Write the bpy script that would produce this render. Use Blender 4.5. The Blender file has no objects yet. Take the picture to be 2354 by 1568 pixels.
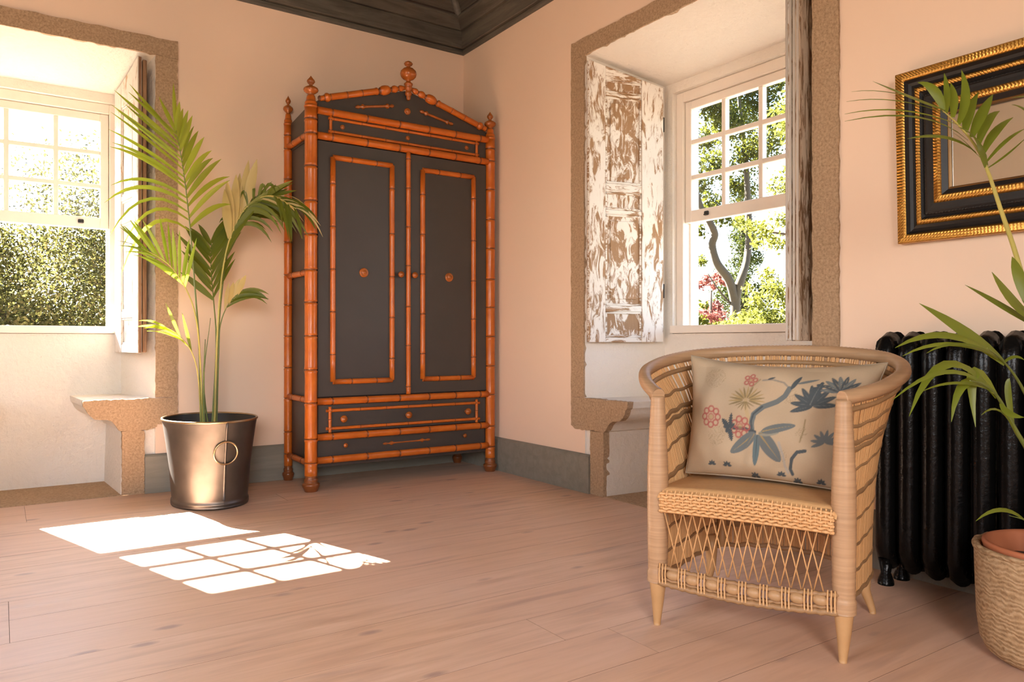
import bpy, math, random
import numpy as np
from mathutils import Vector, Matrix

random.seed(7)
rng = np.random.default_rng(7)
SC = bpy.context.scene
COL = SC.collection
PI = math.pi

# ------------------------------------------------------------------ camera, sky, sun, exposure
cam_d = bpy.data.cameras.new('camera')
cam_d.sensor_width = 36.0
cam_d.lens = 1736.0 / 2354.0 * 36.0
cam_d.clip_start = 0.05
cam_d.clip_end = 400
cam = bpy.data.objects.new('camera', cam_d)
COL.objects.link(cam)
cam.location = (-2.661, -4.531, 0.83)
cam.rotation_euler = (PI / 2, 0, -0.59535)
SC.camera = cam

SUN_DIR = Vector((0.366, -1.178, -1.0))            # the way the light travels
world = bpy.data.worlds.new('world')
SC.world = world
world.use_nodes = True
wn = world.node_tree.nodes
wl = world.node_tree.links
sky = wn.new('ShaderNodeTexSky')
sky.sky_type = 'NISHITA'
sky.sun_disc = False
sky.sun_elevation = math.atan(1.0 / 1.207)
sky.sun_rotation = math.atan2(-0.366, 1.178)
sky.altitude = 200
sky.air_density = 1.0
sky.dust_density = 1.2
sky.ozone_density = 1.0
wn['Background'].inputs['Strength'].default_value = 0.95
wl.new(sky.outputs[0], wn['Background'].inputs['Color'])

sun_d = bpy.data.lights.new('sun', 'SUN')
sun_d.energy = 128.0
sun_d.angle = math.radians(0.45)
sun_d.color = (1.0, 0.93, 0.84)
sun = bpy.data.objects.new('sun', sun_d)
sun.rotation_euler = SUN_DIR.to_track_quat('-Z', 'Y').to_euler()
sun.location = (-5, 12, 12)
COL.objects.link(sun)


def area(name, loc, direction, sx, sy, power, color, portal=False):
    d = bpy.data.lights.new(name, 'AREA')
    d.shape = 'RECTANGLE'
    d.size, d.size_y = sx, sy
    d.energy = power
    d.color = color
    d.spread = math.radians(180 if portal else 115)
    if portal:
        d.cycles.is_portal = True
    o = bpy.data.objects.new(name, d)
    o.location = loc
    o.rotation_euler = Vector(direction).to_track_quat('-Z', 'Z').to_euler()
    COL.objects.link(o)
    return o


# sky portals at both visible windows, then added fill lamps in unseen wall openings
area('window_portal', (-2.515, 0.72, 1.58), (0, -1, 0), 0.95, 1.4, 1, (1, 1, 1), True)
area('window_portal', (0.72, -2.03, 1.58), (-1, 0, 0), 1.2, 1.4, 1, (1, 1, 1), True)
area('back_opening_fill', (-3.6, -6.72, 1.65), (0.3, 1, -0.85), 1.5, 1.5, 58, (1.0, 0.90, 0.83))
area('side_opening_fill', (-5.52, -3.6, 1.65), (1, -0.1, -0.75), 1.5, 1.5, 24, (1.0, 0.90, 0.83))

SC.view_settings.view_transform = 'Standard'
SC.view_settings.look = 'None'
SC.view_settings.gamma = 1.0
SC.view_settings.use_curve_mapping = False
SC.view_settings.exposure = 0.56
SC.cycles.max_bounces = 10
SC.cycles.diffuse_bounces = 6
SC.cycles.glossy_bounces = 4
SC.cycles.transmission_bounces = 6
SC.cycles.transparent_max_bounces = 12
SC.cycles.caustics_reflective = False
SC.cycles.caustics_refractive = False
SC.cycles.sample_clamp_indirect = 8.0
SC.cycles.use_denoising = True

# ------------------------------------------------------------------ mesh helpers


class MB:
    """Collects vertices and faces; build() links them as one mesh object."""

    def __init__(self):
        self.v, self.f, self.m, self.s = [], [], [], []

    def add(self, verts, faces, mat=0, smooth=False):
        b = len(self.v)
        self.v.extend([tuple(p) for p in verts])
        for f in faces:
            self.f.append([b + i for i in f])
            self.m.append(mat)
            self.s.append(smooth)

    def box(self, x0, x1, y0, y1, z0, z1, mat=0, bev=0.0, M=None):
        if bev > 0:
            b = min(bev, abs(x1 - x0) / 2.01, abs(y1 - y0) / 2.01, abs(z1 - z0) / 2.01)
            vs = []
            for (X, sx) in ((x0, 1), (x1, -1)):
                for (Y, sy) in ((y0, 1), (y1, -1)):
                    for (Z, sz) in ((z0, 1), (z1, -1)):
                        vs += [(X, Y + sy * b, Z + sz * b), (X + sx * b, Y, Z + sz * b), (X + sx * b, Y + sy * b, Z)]
            i = lambda a, c, d, k: (a * 4 + c * 2 + d) * 3 + k
            fs = [[i(0, 0, 0, 0), i(0, 0, 1, 0), i(0, 1, 1, 0), i(0, 1, 0, 0)], [i(1, 0, 0, 0), i(1, 1, 0, 0), i(1, 1, 1, 0), i(1, 0, 1, 0)],
                  [i(0, 0, 0, 1), i(1, 0, 0, 1), i(1, 0, 1, 1), i(0, 0, 1, 1)], [i(0, 1, 0, 1), i(0, 1, 1, 1), i(1, 1, 1, 1), i(1, 1, 0, 1)],
                  [i(0, 0, 0, 2), i(0, 1, 0, 2), i(1, 1, 0, 2), i(1, 0, 0, 2)], [i(0, 0, 1, 2), i(1, 0, 1, 2), i(1, 1, 1, 2), i(0, 1, 1, 2)]]
            for c in (0, 1):
                for d in (0, 1):
                    fs.append([i(0, c, d, 1), i(1, c, d, 1), i(1, c, d, 2), i(0, c, d, 2)])
                    fs.append([i(c, 0, d, 0), i(c, 1, d, 0), i(c, 1, d, 2), i(c, 0, d, 2)])
                    fs.append([i(c, d, 0, 0), i(c, d, 1, 0), i(c, d, 1, 1), i(c, d, 0, 1)])
            for a in (0, 1):
                for c in (0, 1):
                    for d in (0, 1):
                        fs.append([i(a, c, d, 0), i(a, c, d, 1), i(a, c, d, 2)])
        else:
            vs = [(x, y, z) for x in (x0, x1) for y in (y0, y1) for z in (z0, z1)]
            fs = [[0, 1, 3, 2], [4, 6, 7, 5], [0, 4, 5, 1], [2, 3, 7, 6], [0, 2, 6, 4], [1, 5, 7, 3]]
        if M is not None:
            vs = [M @ Vector(p) for p in vs]
        self.add(vs, fs, mat)
        return self

    def prism(self, poly, w0, w1, fn, mat=0, capmat=None, smooth=False):
        """poly in (a, b); extruded along w; fn(a, b, w) -> xyz"""
        n = len(poly)
        vs = [fn(a, b, w0) for a, b in poly] + [fn(a, b, w1) for a, b in poly]
        b0 = len(self.v)
        self.add(vs, [[i, (i + 1) % n, n + (i + 1) % n, n + i] for i in range(n)], mat, smooth)
        cm = mat if capmat is None else capmat
        for off in (0, n):
            self.f.append([b0 + off + i for i in range(n)])
            self.m.append(cm)
            self.s.append(False)
        return self

    def tube(self, pts, rad, n=8, mat=0, caps=True, smooth=True, flat=None, up=None):
        pts = [Vector(p) for p in pts]
        k = len(pts)
        if not hasattr(rad, '__len__'):
            rad = [rad] * k
        mats = mat if hasattr(mat, '__len__') else [mat] * (k - 1)
        T = []
        for i in range(k):
            d = pts[min(i + 1, k - 1)] - pts[max(i - 1, 0)]
            T.append(d.normalized() if d.length > 1e-9 else Vector((0, 0, 1)))
        ref = Vector(up) if up else (Vector((0, 0, 1)) if abs(T[0].z) < 0.9 else Vector((1, 0, 0)))
        N = (ref - T[0] * ref.dot(T[0])).normalized()
        b = len(self.v)
        for i in range(k):
            N = (N - T[i] * N.dot(T[i]))
            N = N.normalized() if N.length > 1e-9 else Vector((1, 0, 0))
            B = T[i].cross(N)
            for j in range(n):
                a = 2 * PI * j / n
                ra, rb = rad[i], rad[i] * (flat if flat else 1.0)
                self.v.append(tuple(pts[i] + N * (math.cos(a) * ra) + B * (math.sin(a) * rb)))
        for i in range(k - 1):
            for j in range(n):
                self.f.append([b + i * n + j, b + i * n + (j + 1) % n, b + (i + 1) * n + (j + 1) % n, b + (i + 1) * n + j])
                self.m.append(mats[i])
                self.s.append(smooth)
        if caps:
            for e, mm in ((0, mats[0]), (k - 1, mats[-1])):
                self.f.append([b + e * n + j for j in range(n)])
                self.m.append(mm)
                self.s.append(False)
        return self

    def lathe(self, prof, p0, axis=(0, 0, 1), n=16, mat=0, smooth=True, sy=1.0):
        """prof: (r, h[, mat]) along axis from p0"""
        p0 = Vector(p0)
        ax = Vector(axis).normalized()
        pts = [p0 + ax * q[1] for q in prof]
        b = len(self.v)
        ref = Vector((1, 0, 0)) if abs(ax.x) < 0.9 else Vector((0, 1, 0))
        N = (ref - ax * ref.dot(ax)).normalized()
        B = ax.cross(N)
        for q, c in zip(prof, pts):
            for j in range(n):
                a = 2 * PI * j / n
                self.v.append(tuple(c + N * (math.cos(a) * q[0]) + B * (math.sin(a) * q[0] * sy)))
        for i in range(len(prof) - 1):
            mm = prof[i][2] if len(prof[i]) > 2 else mat
            for j in range(n):
                self.f.append([b + i * n + j, b + i * n + (j + 1) % n, b + (i + 1) * n + (j + 1) % n, b + (i + 1) * n + j])
                self.m.append(mm)
                self.s.append(smooth)
        for e in (0, len(prof) - 1):
            if prof[e][0] > 1e-4:
                self.f.append([b + e * n + j for j in range(n)])
                self.m.append(prof[e][2] if len(prof[e]) > 2 else mat)
                self.s.append(False)
        return self

    def grid(self, P, mat=0, smooth=True):
        """P: rows of points"""
        r, c = len(P), len(P[0])
        self.add([q for row in P for q in row],
                 [[i * c + j, i * c + j + 1, (i + 1) * c + j + 1, (i + 1) * c + j] for i in range(r - 1) for j in range(c - 1)], mat, smooth)
        return self

    def mesh(self, name, mats):
        me = bpy.data.meshes.new(name)
        me.from_pydata(self.v, [], self.f)
        for m in (mats if isinstance(mats, (list, tuple)) else [mats]):
            me.materials.append(m)
        me.polygons.foreach_set('material_index', self.m)
        me.polygons.foreach_set('use_smooth', self.s)
        me.update()
        return me

    def build(self, name, mats, parent=None, **props):
        o = bpy.data.objects.new(name, self.mesh(name, mats))
        COL.objects.link(o)
        if parent is not None:
            o.parent = parent
        for k, v in props.items():
            o[k] = v
        return o


def thing(name, label, cat, loc=(0, 0, 0), rot=0.0, group=None):
    o = bpy.data.objects.new(name, None)
    o.empty_display_size = 0.1
    o.location = loc
    o.rotation_euler = (0, 0, rot)
    o['label'] = label
    o['category'] = cat
    if group:
        o['group'] = group
    COL.objects.link(o)
    return o


def structure(name, parent=None, label=None):
    o = bpy.data.objects.new(name, None)
    o.empty_display_size = 0.1
    o['kind'] = 'structure'
    if label:
        o['label'] = label
    COL.objects.link(o)
    if parent:
        o.parent = parent
    return o


def fix_normals(o):
    import bmesh
    bm = bmesh.new()
    bm.from_mesh(o.data)
    bmesh.ops.recalc_face_normals(bm, faces=bm.faces)
    bm.to_mesh(o.data)
    bm.free()
    return o


def bez(p0, p1, p2, n):
    p0, p1, p2 = Vector(p0), Vector(p1), Vector(p2)
    return [p0 * (1 - t) ** 2 + p1 * 2 * t * (1 - t) + p2 * t * t for t in [i / (n - 1) for i in range(n)]]


def catmull(P, per=6):
    P = [Vector(p) for p in P]
    Q = [P[0] * 2 - P[1]] + P + [P[-1] * 2 - P[-2]]
    out = []
    for i in range(1, len(Q) - 2):
        a, b, c, d = Q[i - 1], Q[i], Q[i + 1], Q[i + 2]
        for k in range(per):
            t = k / per
            out.append(0.5 * ((2 * b) + (c - a) * t + (2 * a - 5 * b + 4 * c - d) * t * t + (3 * b - a - 3 * c + d) * t ** 3))
    out.append(P[-1])
    return out


# ------------------------------------------------------------------ materials


class NT:
    def __init__(self, name):
        self.mat = bpy.data.materials.new(name)
        self.mat.use_nodes = True
        self.t = self.mat.node_tree
        self.b = self.t.nodes['Principled BSDF']
        self.out = self.t.nodes['Material Output']

    def n(self, kind, **kw):
        nd = self.t.nodes.new(kind)
        for k, v in kw.items():
            if k.startswith('i_'):
                nd.inputs[k[2:].replace('_', ' ')].default_value = v
            else:
                setattr(nd, k, v)
        return nd

    def l(self, a, b):
        self.t.links.new(a, b)

    def coords(self, scale=(1, 1, 1), kind='Object', loc=(0, 0, 0), rot=(0, 0, 0)):
        tc = self.n('ShaderNodeTexCoord')
        mp = self.n('ShaderNodeMapping')
        mp.inputs['Scale'].default_value = scale
        mp.inputs['Location'].default_value = loc
        mp.inputs['Rotation'].default_value = rot
        self.l(tc.outputs[kind], mp.inputs['Vector'])
        return mp.outputs[0]

    def pos(self, scale=(1, 1, 1)):
        g = self.n('ShaderNodeNewGeometry')
        mp = self.n('ShaderNodeMapping')
        mp.inputs['Scale'].default_value = scale
        self.l(g.outputs['Position'], mp.inputs['Vector'])
        return mp.outputs[0]

    def noise(self, vec, scale, detail=4, rough=0.6, dist=0.0):
        nd = self.n('ShaderNodeTexNoise')
        nd.inputs['Scale'].default_value = scale
        nd.inputs['Detail'].default_value = detail
        nd.inputs['Roughness'].default_value = rough
        nd.inputs['Distortion'].default_value = dist
        if vec is not None:
            self.l(vec, nd.inputs['Vector'])
        return nd.outputs['Fac']

    def ramp(self, fac, stops):
        r = self.n('ShaderNodeValToRGB')
        el = r.color_ramp.elements
        while len(el) < len(stops):
            el.new(0.5)
        for e, (p, c) in zip(el, stops):
            e.position = p
            e.color = (*c, 1) if len(c) == 3 else c
        self.l(fac, r.inputs[0])
        return r.outputs[0]

    def mix(self, fac, a, b, mode='MIX'):
        m = self.n('ShaderNodeMix', data_type='RGBA', blend_type=mode)
        for sock, v in ((m.inputs[0], fac), (m.inputs[6], a), (m.inputs[7], b)):
            if hasattr(v, 'is_linked') or hasattr(v, 'links'):
                self.l(v, sock)
            elif isinstance(v, (int, float)):
                sock.default_value = v
            else:
                sock.default_value = (*v, 1)
        return m.outputs[2]

    def math(self, op, a, b=None, clamp=False):
        m = self.n('ShaderNodeMath', operation=op, use_clamp=clamp)
        for i, v in enumerate((a, b)):
            if v is None:
                continue
            if isinstance(v, (int, float)):
                m.inputs[i].default_value = v
            else:
                self.l(v, m.inputs[i])
        return m.outputs[0]

    def bump(self, h, strength=0.3, dist=0.01):
        b = self.n('ShaderNodeBump')
        b.inputs['Strength'].default_value = strength
        b.inputs['Distance'].default_value = dist
        self.l(h, b.inputs['Height'])
        self.l(b.outputs[0], self.b.inputs['Normal'])

    def set(self, color=None, rough=0.5, metal=0.0, spec=0.5, coat=0.0):
        if color is not None:
            if hasattr(color, 'links'):
                self.l(color, self.b.inputs['Base Color'])
            else:
                self.b.inputs['Base Color'].default_value = (*color, 1)
        if hasattr(rough, 'links'):
            self.l(rough, self.b.inputs['Roughness'])
        else:
            self.b.inputs['Roughness'].default_value = rough
        self.b.inputs['Metallic'].default_value = metal
        self.b.inputs['Specular IOR Level'].default_value = spec
        self.b.inputs['Coat Weight'].default_value = coat
        return self.mat


def m_plaster(name, c1, c2, bump=0.25, bscale=14):
    t = NT(name)
    p = t.pos()
    n1 = t.noise(p, 1.3, 3, 0.5)
    col = t.mix(n1, c1, c2)
    n2 = t.noise(p, bscale, 5, 0.6)
    t.bump(n2, bump, 0.012)
    return t.set(col, 0.85, spec=0.2)


def m_wood(name, c_dark, c_light, axis='x', scale=1.0, rough=0.5, bump=0.15, spec=0.4, coord='Object', contrast=(0.35, 0.7)):
    t = NT(name)
    s = {'x': (0.12, 1, 1), 'y': (1, 0.12, 1), 'z': (1, 1, 0.12)}[axis]
    v = t.coords(tuple(q * scale for q in s), coord)
    n = t.noise(v, 22, 6, 0.65, 0.6)
    col = t.ramp(n, [(contrast[0], c_dark), (contrast[1], c_light)])
    t.bump(n, bump, 0.004)
    return t.set(col, rough, spec=spec)


def m_plain(name, color, rough=0.5, metal=0.0, spec=0.5, var=0.12, scale=30, bump=0.0):
    t = NT(name)
    v = t.coords()
    n = t.noise(v, scale, 4, 0.6)
    dark = tuple(c * (1 - var) for c in color)
    lite = tuple(min(1, c * (1 + var)) for c in color)
    col = t.mix(n, dark, lite)
    if bump:
        t.bump(n, bump, 0.004)
    return t.set(col, rough, metal, spec)


WALL = m_plaster('warm_plaster', (0.83, 0.62, 0.465), (0.87, 0.66, 0.505), 0.06, 6)
PALE_WALL = m_plaster('pale_plaster', (0.84, 0.78, 0.69), (0.87, 0.81, 0.72), 0.06, 6)
WHITE_PLASTER = m_plaster('white_plaster', (0.75, 0.69, 0.61), (0.80, 0.74, 0.66), 0.9, 26)


def m_stone():
    t = NT('granite')
    p = t.pos()
    n1 = t.noise(p, 95, 6, 0.8)
    n2 = t.noise(p, 5, 3, 0.5)
    c = t.ramp(n1, [(0.34, (0.24, 0.155, 0.09)), (0.5, (0.45, 0.31, 0.195)), (0.66, (0.60, 0.435, 0.285))])
    c = t.mix(t.math('MULTIPLY', n2, 0.45), c, (0.42, 0.28, 0.165))
    t.bump(n1, 0.7, 0.006)
    return t.set(c, 0.9, spec=0.2)


STONE = m_stone()


def m_floor():
    t = NT('limed_pine_plank')
    g = t.n('ShaderNodeNewGeometry')
    oi = t.n('ShaderNodeObjectInfo')
    off = t.n('ShaderNodeVectorMath', operation='MULTIPLY_ADD')
    t.l(g.outputs['Position'], off.inputs[0])
    off.inputs[1].default_value = (1, 1, 1)
    cmb = t.n('ShaderNodeCombineXYZ')
    t.l(t.math('MULTIPLY', oi.outputs['Random'], 37.0), cmb.inputs[0])
    t.l(t.math('MULTIPLY', oi.outputs['Random'], 11.0), cmb.inputs[1])
    t.l(cmb.outputs[0], off.inputs[2])
    mp = t.n('ShaderNodeMapping')
    mp.inputs['Scale'].default_value = (0.1, 1, 1)
    t.l(off.outputs[0], mp.inputs['Vector'])
    grain = t.noise(mp.outputs[0], 26, 7, 0.62, 0.5)
    c = t.ramp(grain, [(0.28, (0.48, 0.295, 0.19)), (0.5, (0.64, 0.415, 0.275)), (0.72, (0.73, 0.50, 0.355))])
    c = t.mix(t.math('MULTIPLY', oi.outputs['Random'], 0.5), c, (0.64, 0.38, 0.235))
    # broad grey-mauve patches of the lime wash
    wash = t.noise(g.outputs['Position'], 0.9, 3, 0.5)
    c = t.mix(t.math('MULTIPLY', t.ramp(wash, [(.35, (0, 0, 0)), (.7, (1, 1, 1))]), 0.4), c, (0.62, 0.455, 0.40))
    # streaks of dark grain
    mp2 = t.n('ShaderNodeMapping')
    mp2.inputs['Scale'].default_value = (0.55, 5.0, 1)
    t.l(off.outputs[0], mp2.inputs['Vector'])
    st = t.noise(mp2.outputs[0], 2.6, 3, 0.5, 0.3)
    stf = t.ramp(st, [(0.60, (0, 0, 0)), (0.72, (1, 1, 1))])
    c = t.mix(t.math('MULTIPLY', stf, 0.5), c, (0.36, 0.225, 0.18))
    # knots
    mp3 = t.n('ShaderNodeMapping')
    mp3.inputs['Scale'].default_value = (1.5, 3.4, 1)
    t.l(off.outputs[0], mp3.inputs['Vector'])
    vo = t.n('ShaderNodeTexVoronoi')
    vo.inputs['Scale'].default_value = 1.7
    t.l(mp3.outputs[0], vo.inputs['Vector'])
    wob = t.noise(g.outputs['Position'], 18, 3, 0.6)
    kd = t.math('ADD', vo.outputs['Distance'], t.math('MULTIPLY', wob, 0.06))
    kn = t.ramp(kd, [(0.0, (1, 1, 1)), (0.085, (0.9, 0.9, 0.9)), (0.15, (0, 0, 0))])
    c = t.mix(t.math('MULTIPLY', kn, 0.62), c, (0.24, 0.16, 0.15))
    t.bump(grain, 0.12, 0.003)
    return t.set(c, t.math('ADD', t.math('MULTIPLY', grain, 0.25), 0.38), spec=0.35)


FLOOR = m_floor()
GAP = m_plain('dark_gap', (0.05, 0.03, 0.02), 0.9)
JOINT = m_plain('dusty_plank_joint', (0.20, 0.115, 0.075), 0.9)
GREY_WOOD = m_wood('grey_painted_wood', (0.20, 0.182, 0.145), (0.255, 0.235, 0.19), 'x', 1.0, 0.6, coord='Object')
CEIL_WOOD = m_wood('grey_washed_ceiling_wood', (0.065, 0.057, 0.046), (0.165, 0.14, 0.11), 'x', 0.9, 0.55, 0.3)
WHITE_WOOD = m_plain('white_painted_wood', (0.82, 0.74, 0.65), 0.5, var=0.05, scale=12)
DARK_METAL = m_plain('blackened_iron_lift', (0.03, 0.026, 0.024), 0.5, 0.6)


def m_worn(name, wear=0.5, axis_scale=(9, 9, 2.2), paint=(0.80, 0.74, 0.66), bare1=(0.33, 0.19, 0.09), bare2=(0.20, 0.12, 0.065)):
    t = NT(name)
    v = t.coords(axis_scale)
    n = t.noise(v, 3.0, 7, 0.68, 1.2)
    big = t.noise(t.coords((1.5, 1.5, 1.5)), 2.0, 3, 0.5)
    f = t.math('ADD', n, t.math('MULTIPLY', t.math('SUBTRACT', big, 0.5), 0.35))
    mask = t.ramp(f, [(wear - 0.05, (1, 1, 1)), (wear + 0.03, (0, 0, 0))])
    g = t.noise(t.coords((30, 30, 2.5)), 3, 5, 0.6)
    bare = t.mix(g, bare2, bare1)
    c = t.mix(mask, paint, bare)
    t.bump(n, 0.25, 0.004)
    return t.set(c, 0.65, spec=0.3)


WORN = m_worn('worn_white_shutter_paint', 0.475, (8, 8, 2.2), bare1=(0.40, 0.235, 0.12), bare2=(0.27, 0.155, 0.08))
WORN_LIGHT = m_worn('lightly_worn_white_paint', 0.40, (8, 8, 2.2), (0.60, 0.55, 0.49), bare1=(0.40, 0.235, 0.12), bare2=(0.27, 0.155, 0.08))
WORN_P = m_worn('heavily_worn_panel_paint', 0.53, (7, 7, 3.0), bare1=(0.40, 0.235, 0.12), bare2=(0.27, 0.155, 0.08))
WORN_H = m_worn('worn_white_shutter_paint_rail', 0.49, (2.2, 9, 12), bare1=(0.40, 0.235, 0.12), bare2=(0.27, 0.155, 0.08))
WORN_BARE = m_worn('stripped_shutter_wood', 0.50, (16, 16, 2.2), (0.70, 0.56, 0.42), (0.36, 0.21, 0.11), (0.14, 0.075, 0.038))
BARE_EDGE = m_wood('bare_shutter_edge', (0.16, 0.075, 0.035), (0.40, 0.24, 0.13), 'z', 1.0, 0.6)


def m_glass():
    t = NT('window_glass')
    tr = t.n('ShaderNodeBsdfTransparent')
    tr.inputs[0].default_value = (0.97, 0.98, 0.97, 1)
    gl = t.n('ShaderNodeBsdfGlossy')
    gl.inputs['Roughness'].default_value = 0.03
    df = t.n('ShaderNodeBsdfTranslucent')
    df.inputs[0].default_value = (0.75, 0.75, 0.72, 1)
    lw = t.n('ShaderNodeLayerWeight')
    lw.inputs[0].default_value = 0.5
    fres = t.math('ADD', t.math('MULTIPLY', t.math('POWER', lw.outputs['Facing'], 5.0), 0.8), 0.02)
    dust = t.math('MULTIPLY', t.noise(t.coords((1, 1, 1)), 6, 3, 0.6), 0.003)
    m0 = t.n('ShaderNodeMixShader')
    t.l(dust, m0.inputs[0])
    t.l(tr.outputs[0], m0.inputs[1])
    t.l(df.outputs[0], m0.inputs[2])
    m1 = t.n('ShaderNodeMixShader')
    t.l(fres, m1.inputs[0])
    t.l(m0.outputs[0], m1.inputs[1])
    t.l(gl.outputs[0], m1.inputs[2])
    t.l(m1.outputs[0], t.out.inputs[0])
    return t.mat


GLASS = m_glass()

# ------------------------------------------------------------------ the room
X0, Y0 = -5.6, -6.8
HW = 3.05                      # top of the plaster behind the cornice


def to_left(u, v, z):
    return (u, v, z)


def to_right(u, v, z):
    return (v, -u, z)


# bench profile: a = distance from the inner edge of the jamb into the opening, z
PROF = [(0.350, 0.518), (0.346, 0.485), (0.336, 0.472), (0.328, 0.452), (0.312, 0.432), (0.292, 0.418), (0.262, 0.413), (0.235, 0.410),
        (0.214, 0.400), (0.200, 0.386), (0.188, 0.368), (0.180, 0.352), (0.165, 0.345)]
Z_SEAT, Z_HEAD, Z_HEADB, D = 0.518, 2.40, 2.29, 0.5
PIER_A, PIER_B = 0.055, 0.165
SPLAY = 0.11


def rough_poly(poly, amp, step=0.035):
    out = []
    n = len(poly)
    for i in range(n):
        a, b = Vector(poly[i]), Vector(poly[(i + 1) % n])
        k = max(1, int((b - a).length / step))
        for j in range(k):
            q = a.lerp(b, j / k)
            out.append((q.x + random.uniform(-amp, amp), q.y + random.uniform(-amp, amp)))
    return out


def build_wall(name, fn, umin, umax, uL, uR, wL, wR, z_sill, z_wtop):
    """One thick wall with a splayed window niche; (u along the wall, v outwards, z)."""
    mb = MB()
    q = lambda pts, m=0: mb.add([fn(*p) for p in pts], [[0, 1, 2, 3]], m)
    # room face
    q([(umin, 0, 0), (uL, 0, 0), (uL, 0, HW), (umin, 0, HW)])
    q([(uR, 0, 0), (umax, 0, 0), (umax, 0, HW), (uR, 0, HW)])
    q([(uL, 0, Z_HEAD), (uR, 0, Z_HEAD), (uR, 0, HW), (uL, 0, HW)])
    # niche: reveals, soffit, back
    bL, bR = uL + SPLAY, uR - SPLAY
    q([(uL, 0, 0), (bL, D, 0), (bL, D, Z_HEADB), (uL, 0, Z_HEAD)], 1)
    q([(uR, 0, 0), (uR, 0, Z_HEAD), (bR, D, Z_HEADB), (bR, D, 0)], 1)
    q([(uL, 0, Z_HEAD), (bL, D, Z_HEADB), (bR, D, Z_HEADB), (uR, 0, Z_HEAD)], 1)
    zt = Z_HEADB
    q([(bL, D, 0), (bR, D, 0), (bR, D, z_sill), (bL, D, z_sill)], 1)
    q([(bL, D, z_wtop), (bR, D, z_wtop), (bR, D, zt), (bL, D, zt)], 1)
    q([(bL, D, z_sill), (wL, D, z_sill), (wL, D, z_wtop), (bL, D, z_wtop)], 1)
    q([(wR, D, z_sill), (bR, D, z_sill), (bR, D, z_wtop), (wR, D, z_wtop)], 1)
    # window hole through the outer skin
    E = 0.70
    q([(wL, D, z_sill), (wL, E, z_sill), (wL, E, z_wtop), (wL, D, z_wtop)], 1)
    q([(wR, D, z_sill), (wR, D, z_wtop), (wR, E, z_wtop), (wR, E, z_sill)], 1)
    q([(wL, D, z_wtop), (wL, E, z_wtop), (wR, E, z_wtop), (wR, D, z_wtop)], 1)
    q([(wL, D, z_sill), (wR, D, z_sill), (wR, E, z_sill), (wL, E, z_sill)], 1)
    # outer face
    q([(umin, E, -4), (wL, E, -4), (wL, E, HW + .3), (umin, E, HW + .3)])
    q([(wR, E, -4), (umax, E, -4), (umax, E, HW + .3), (wR, E, HW + .3)])
    q([(wL, E, -4), (wR, E, -4), (wR, E, z_sill), (wL, E, z_sill)])
    q([(wL, E, z_wtop), (wR, E, z_wtop), (wR, E, HW + .3), (wL, E, HW + .3)])
    w = mb.build(name, [WALL, WHITE_PLASTER], kind='structure')
    # plastered seats either side of the niche
    for side in (1, -1):
        e = uL if side == 1 else uR
        poly = [(-0.16, Z_SEAT - .002)] + [(a - .006, z - .002) for a, z in PROF] + [(PIER_B + 0.004, 0.0), (-0.16, 0.0)]
        sb = MB()
        sb.prism(poly, 0.012, D + 0.01, lambda a, z, v, e=e, s=side: fn(e + s * a + (s * 0.03 * v / D), v, z))
        so = sb.build('window_seat', WHITE_PLASTER, w)
        fix_normals(so)
    return w


def build_surround(name, fn, uL, uR, label):
    """Granite surround: lintel, jambs, seat brackets and piers as separate stones, just proud of the plaster."""
    tr = structure(name, None, label)
    V0, V1 = -0.009, 0.03
    for side in (1, -1):
        e = uL if side == 1 else uR
        f = lambda a, z, v, e=e, s=side: fn(e + s * a, v, z)
        jamb = rough_poly([(0.0, Z_SEAT + .002), (0.0, Z_HEAD - .002), (-0.113, Z_HEAD - .002), (-0.113, Z_SEAT + .002)], 0.0026, 0.03)
        brk = [(-0.113, Z_SEAT - .001)] + [(a, z - .001) for a, z in PROF] + [(0.10, 0.344), (0.04, 0.345), (0.03, 0.352), (0.010, 0.352), (-0.006, 0.362), (-0.008, 0.372), (-0.085, 0.365), (-0.113, 0.36)]
        if side == 1 and name == 'trim_2':
            brk = [(-0.113, Z_SEAT - .001)] + [(a, z - .001) for a, z in PROF] + [(0.10, 0.344), (0.05, 0.345), (0.02, 0.340), (-0.075, 0.343), (-0.098, 0.352), (-0.113, 0.362)]
        brk = rough_poly(brk, 0.003, 0.018)
        pier = rough_poly([(PIER_A, 0.0), (PIER_B, 0.0), (PIER_B, 0.343), (PIER_A, 0.343)], 0.003, 0.02)
        pier = [(a, max(0.0, z)) for a, z in pier]
        for poly in (jamb, brk, pier):
            b = MB()
            b.prism(poly, V0 - random.uniform(0, .002), V1, f)
            fix_normals(b.build('stone', STONE, tr))
    lint = rough_poly([(uL - .113, Z_HEAD), (uR + .113, Z_HEAD), (uR + .113, 2.495), (uL - .113, 2.495)], 0.003)
    b = MB()
    b.prism(lint, V0, V1, lambda a, z, v: fn(a, v, z))
    fix_normals(b.build('stone', STONE, tr))
    # stone threshold in the niche
    b = MB()
    b.prism([(uL + PIER_B, 0.0), (uR - PIER_B, 0.0), (uR - PIER_B - .03, D), (uL + PIER_B + .03, D)], -0.05, 0.004, lambda a, v, z: fn(a, v, z))
    fix_normals(b.build('threshold_stone', STONE, tr))
    return tr


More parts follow.
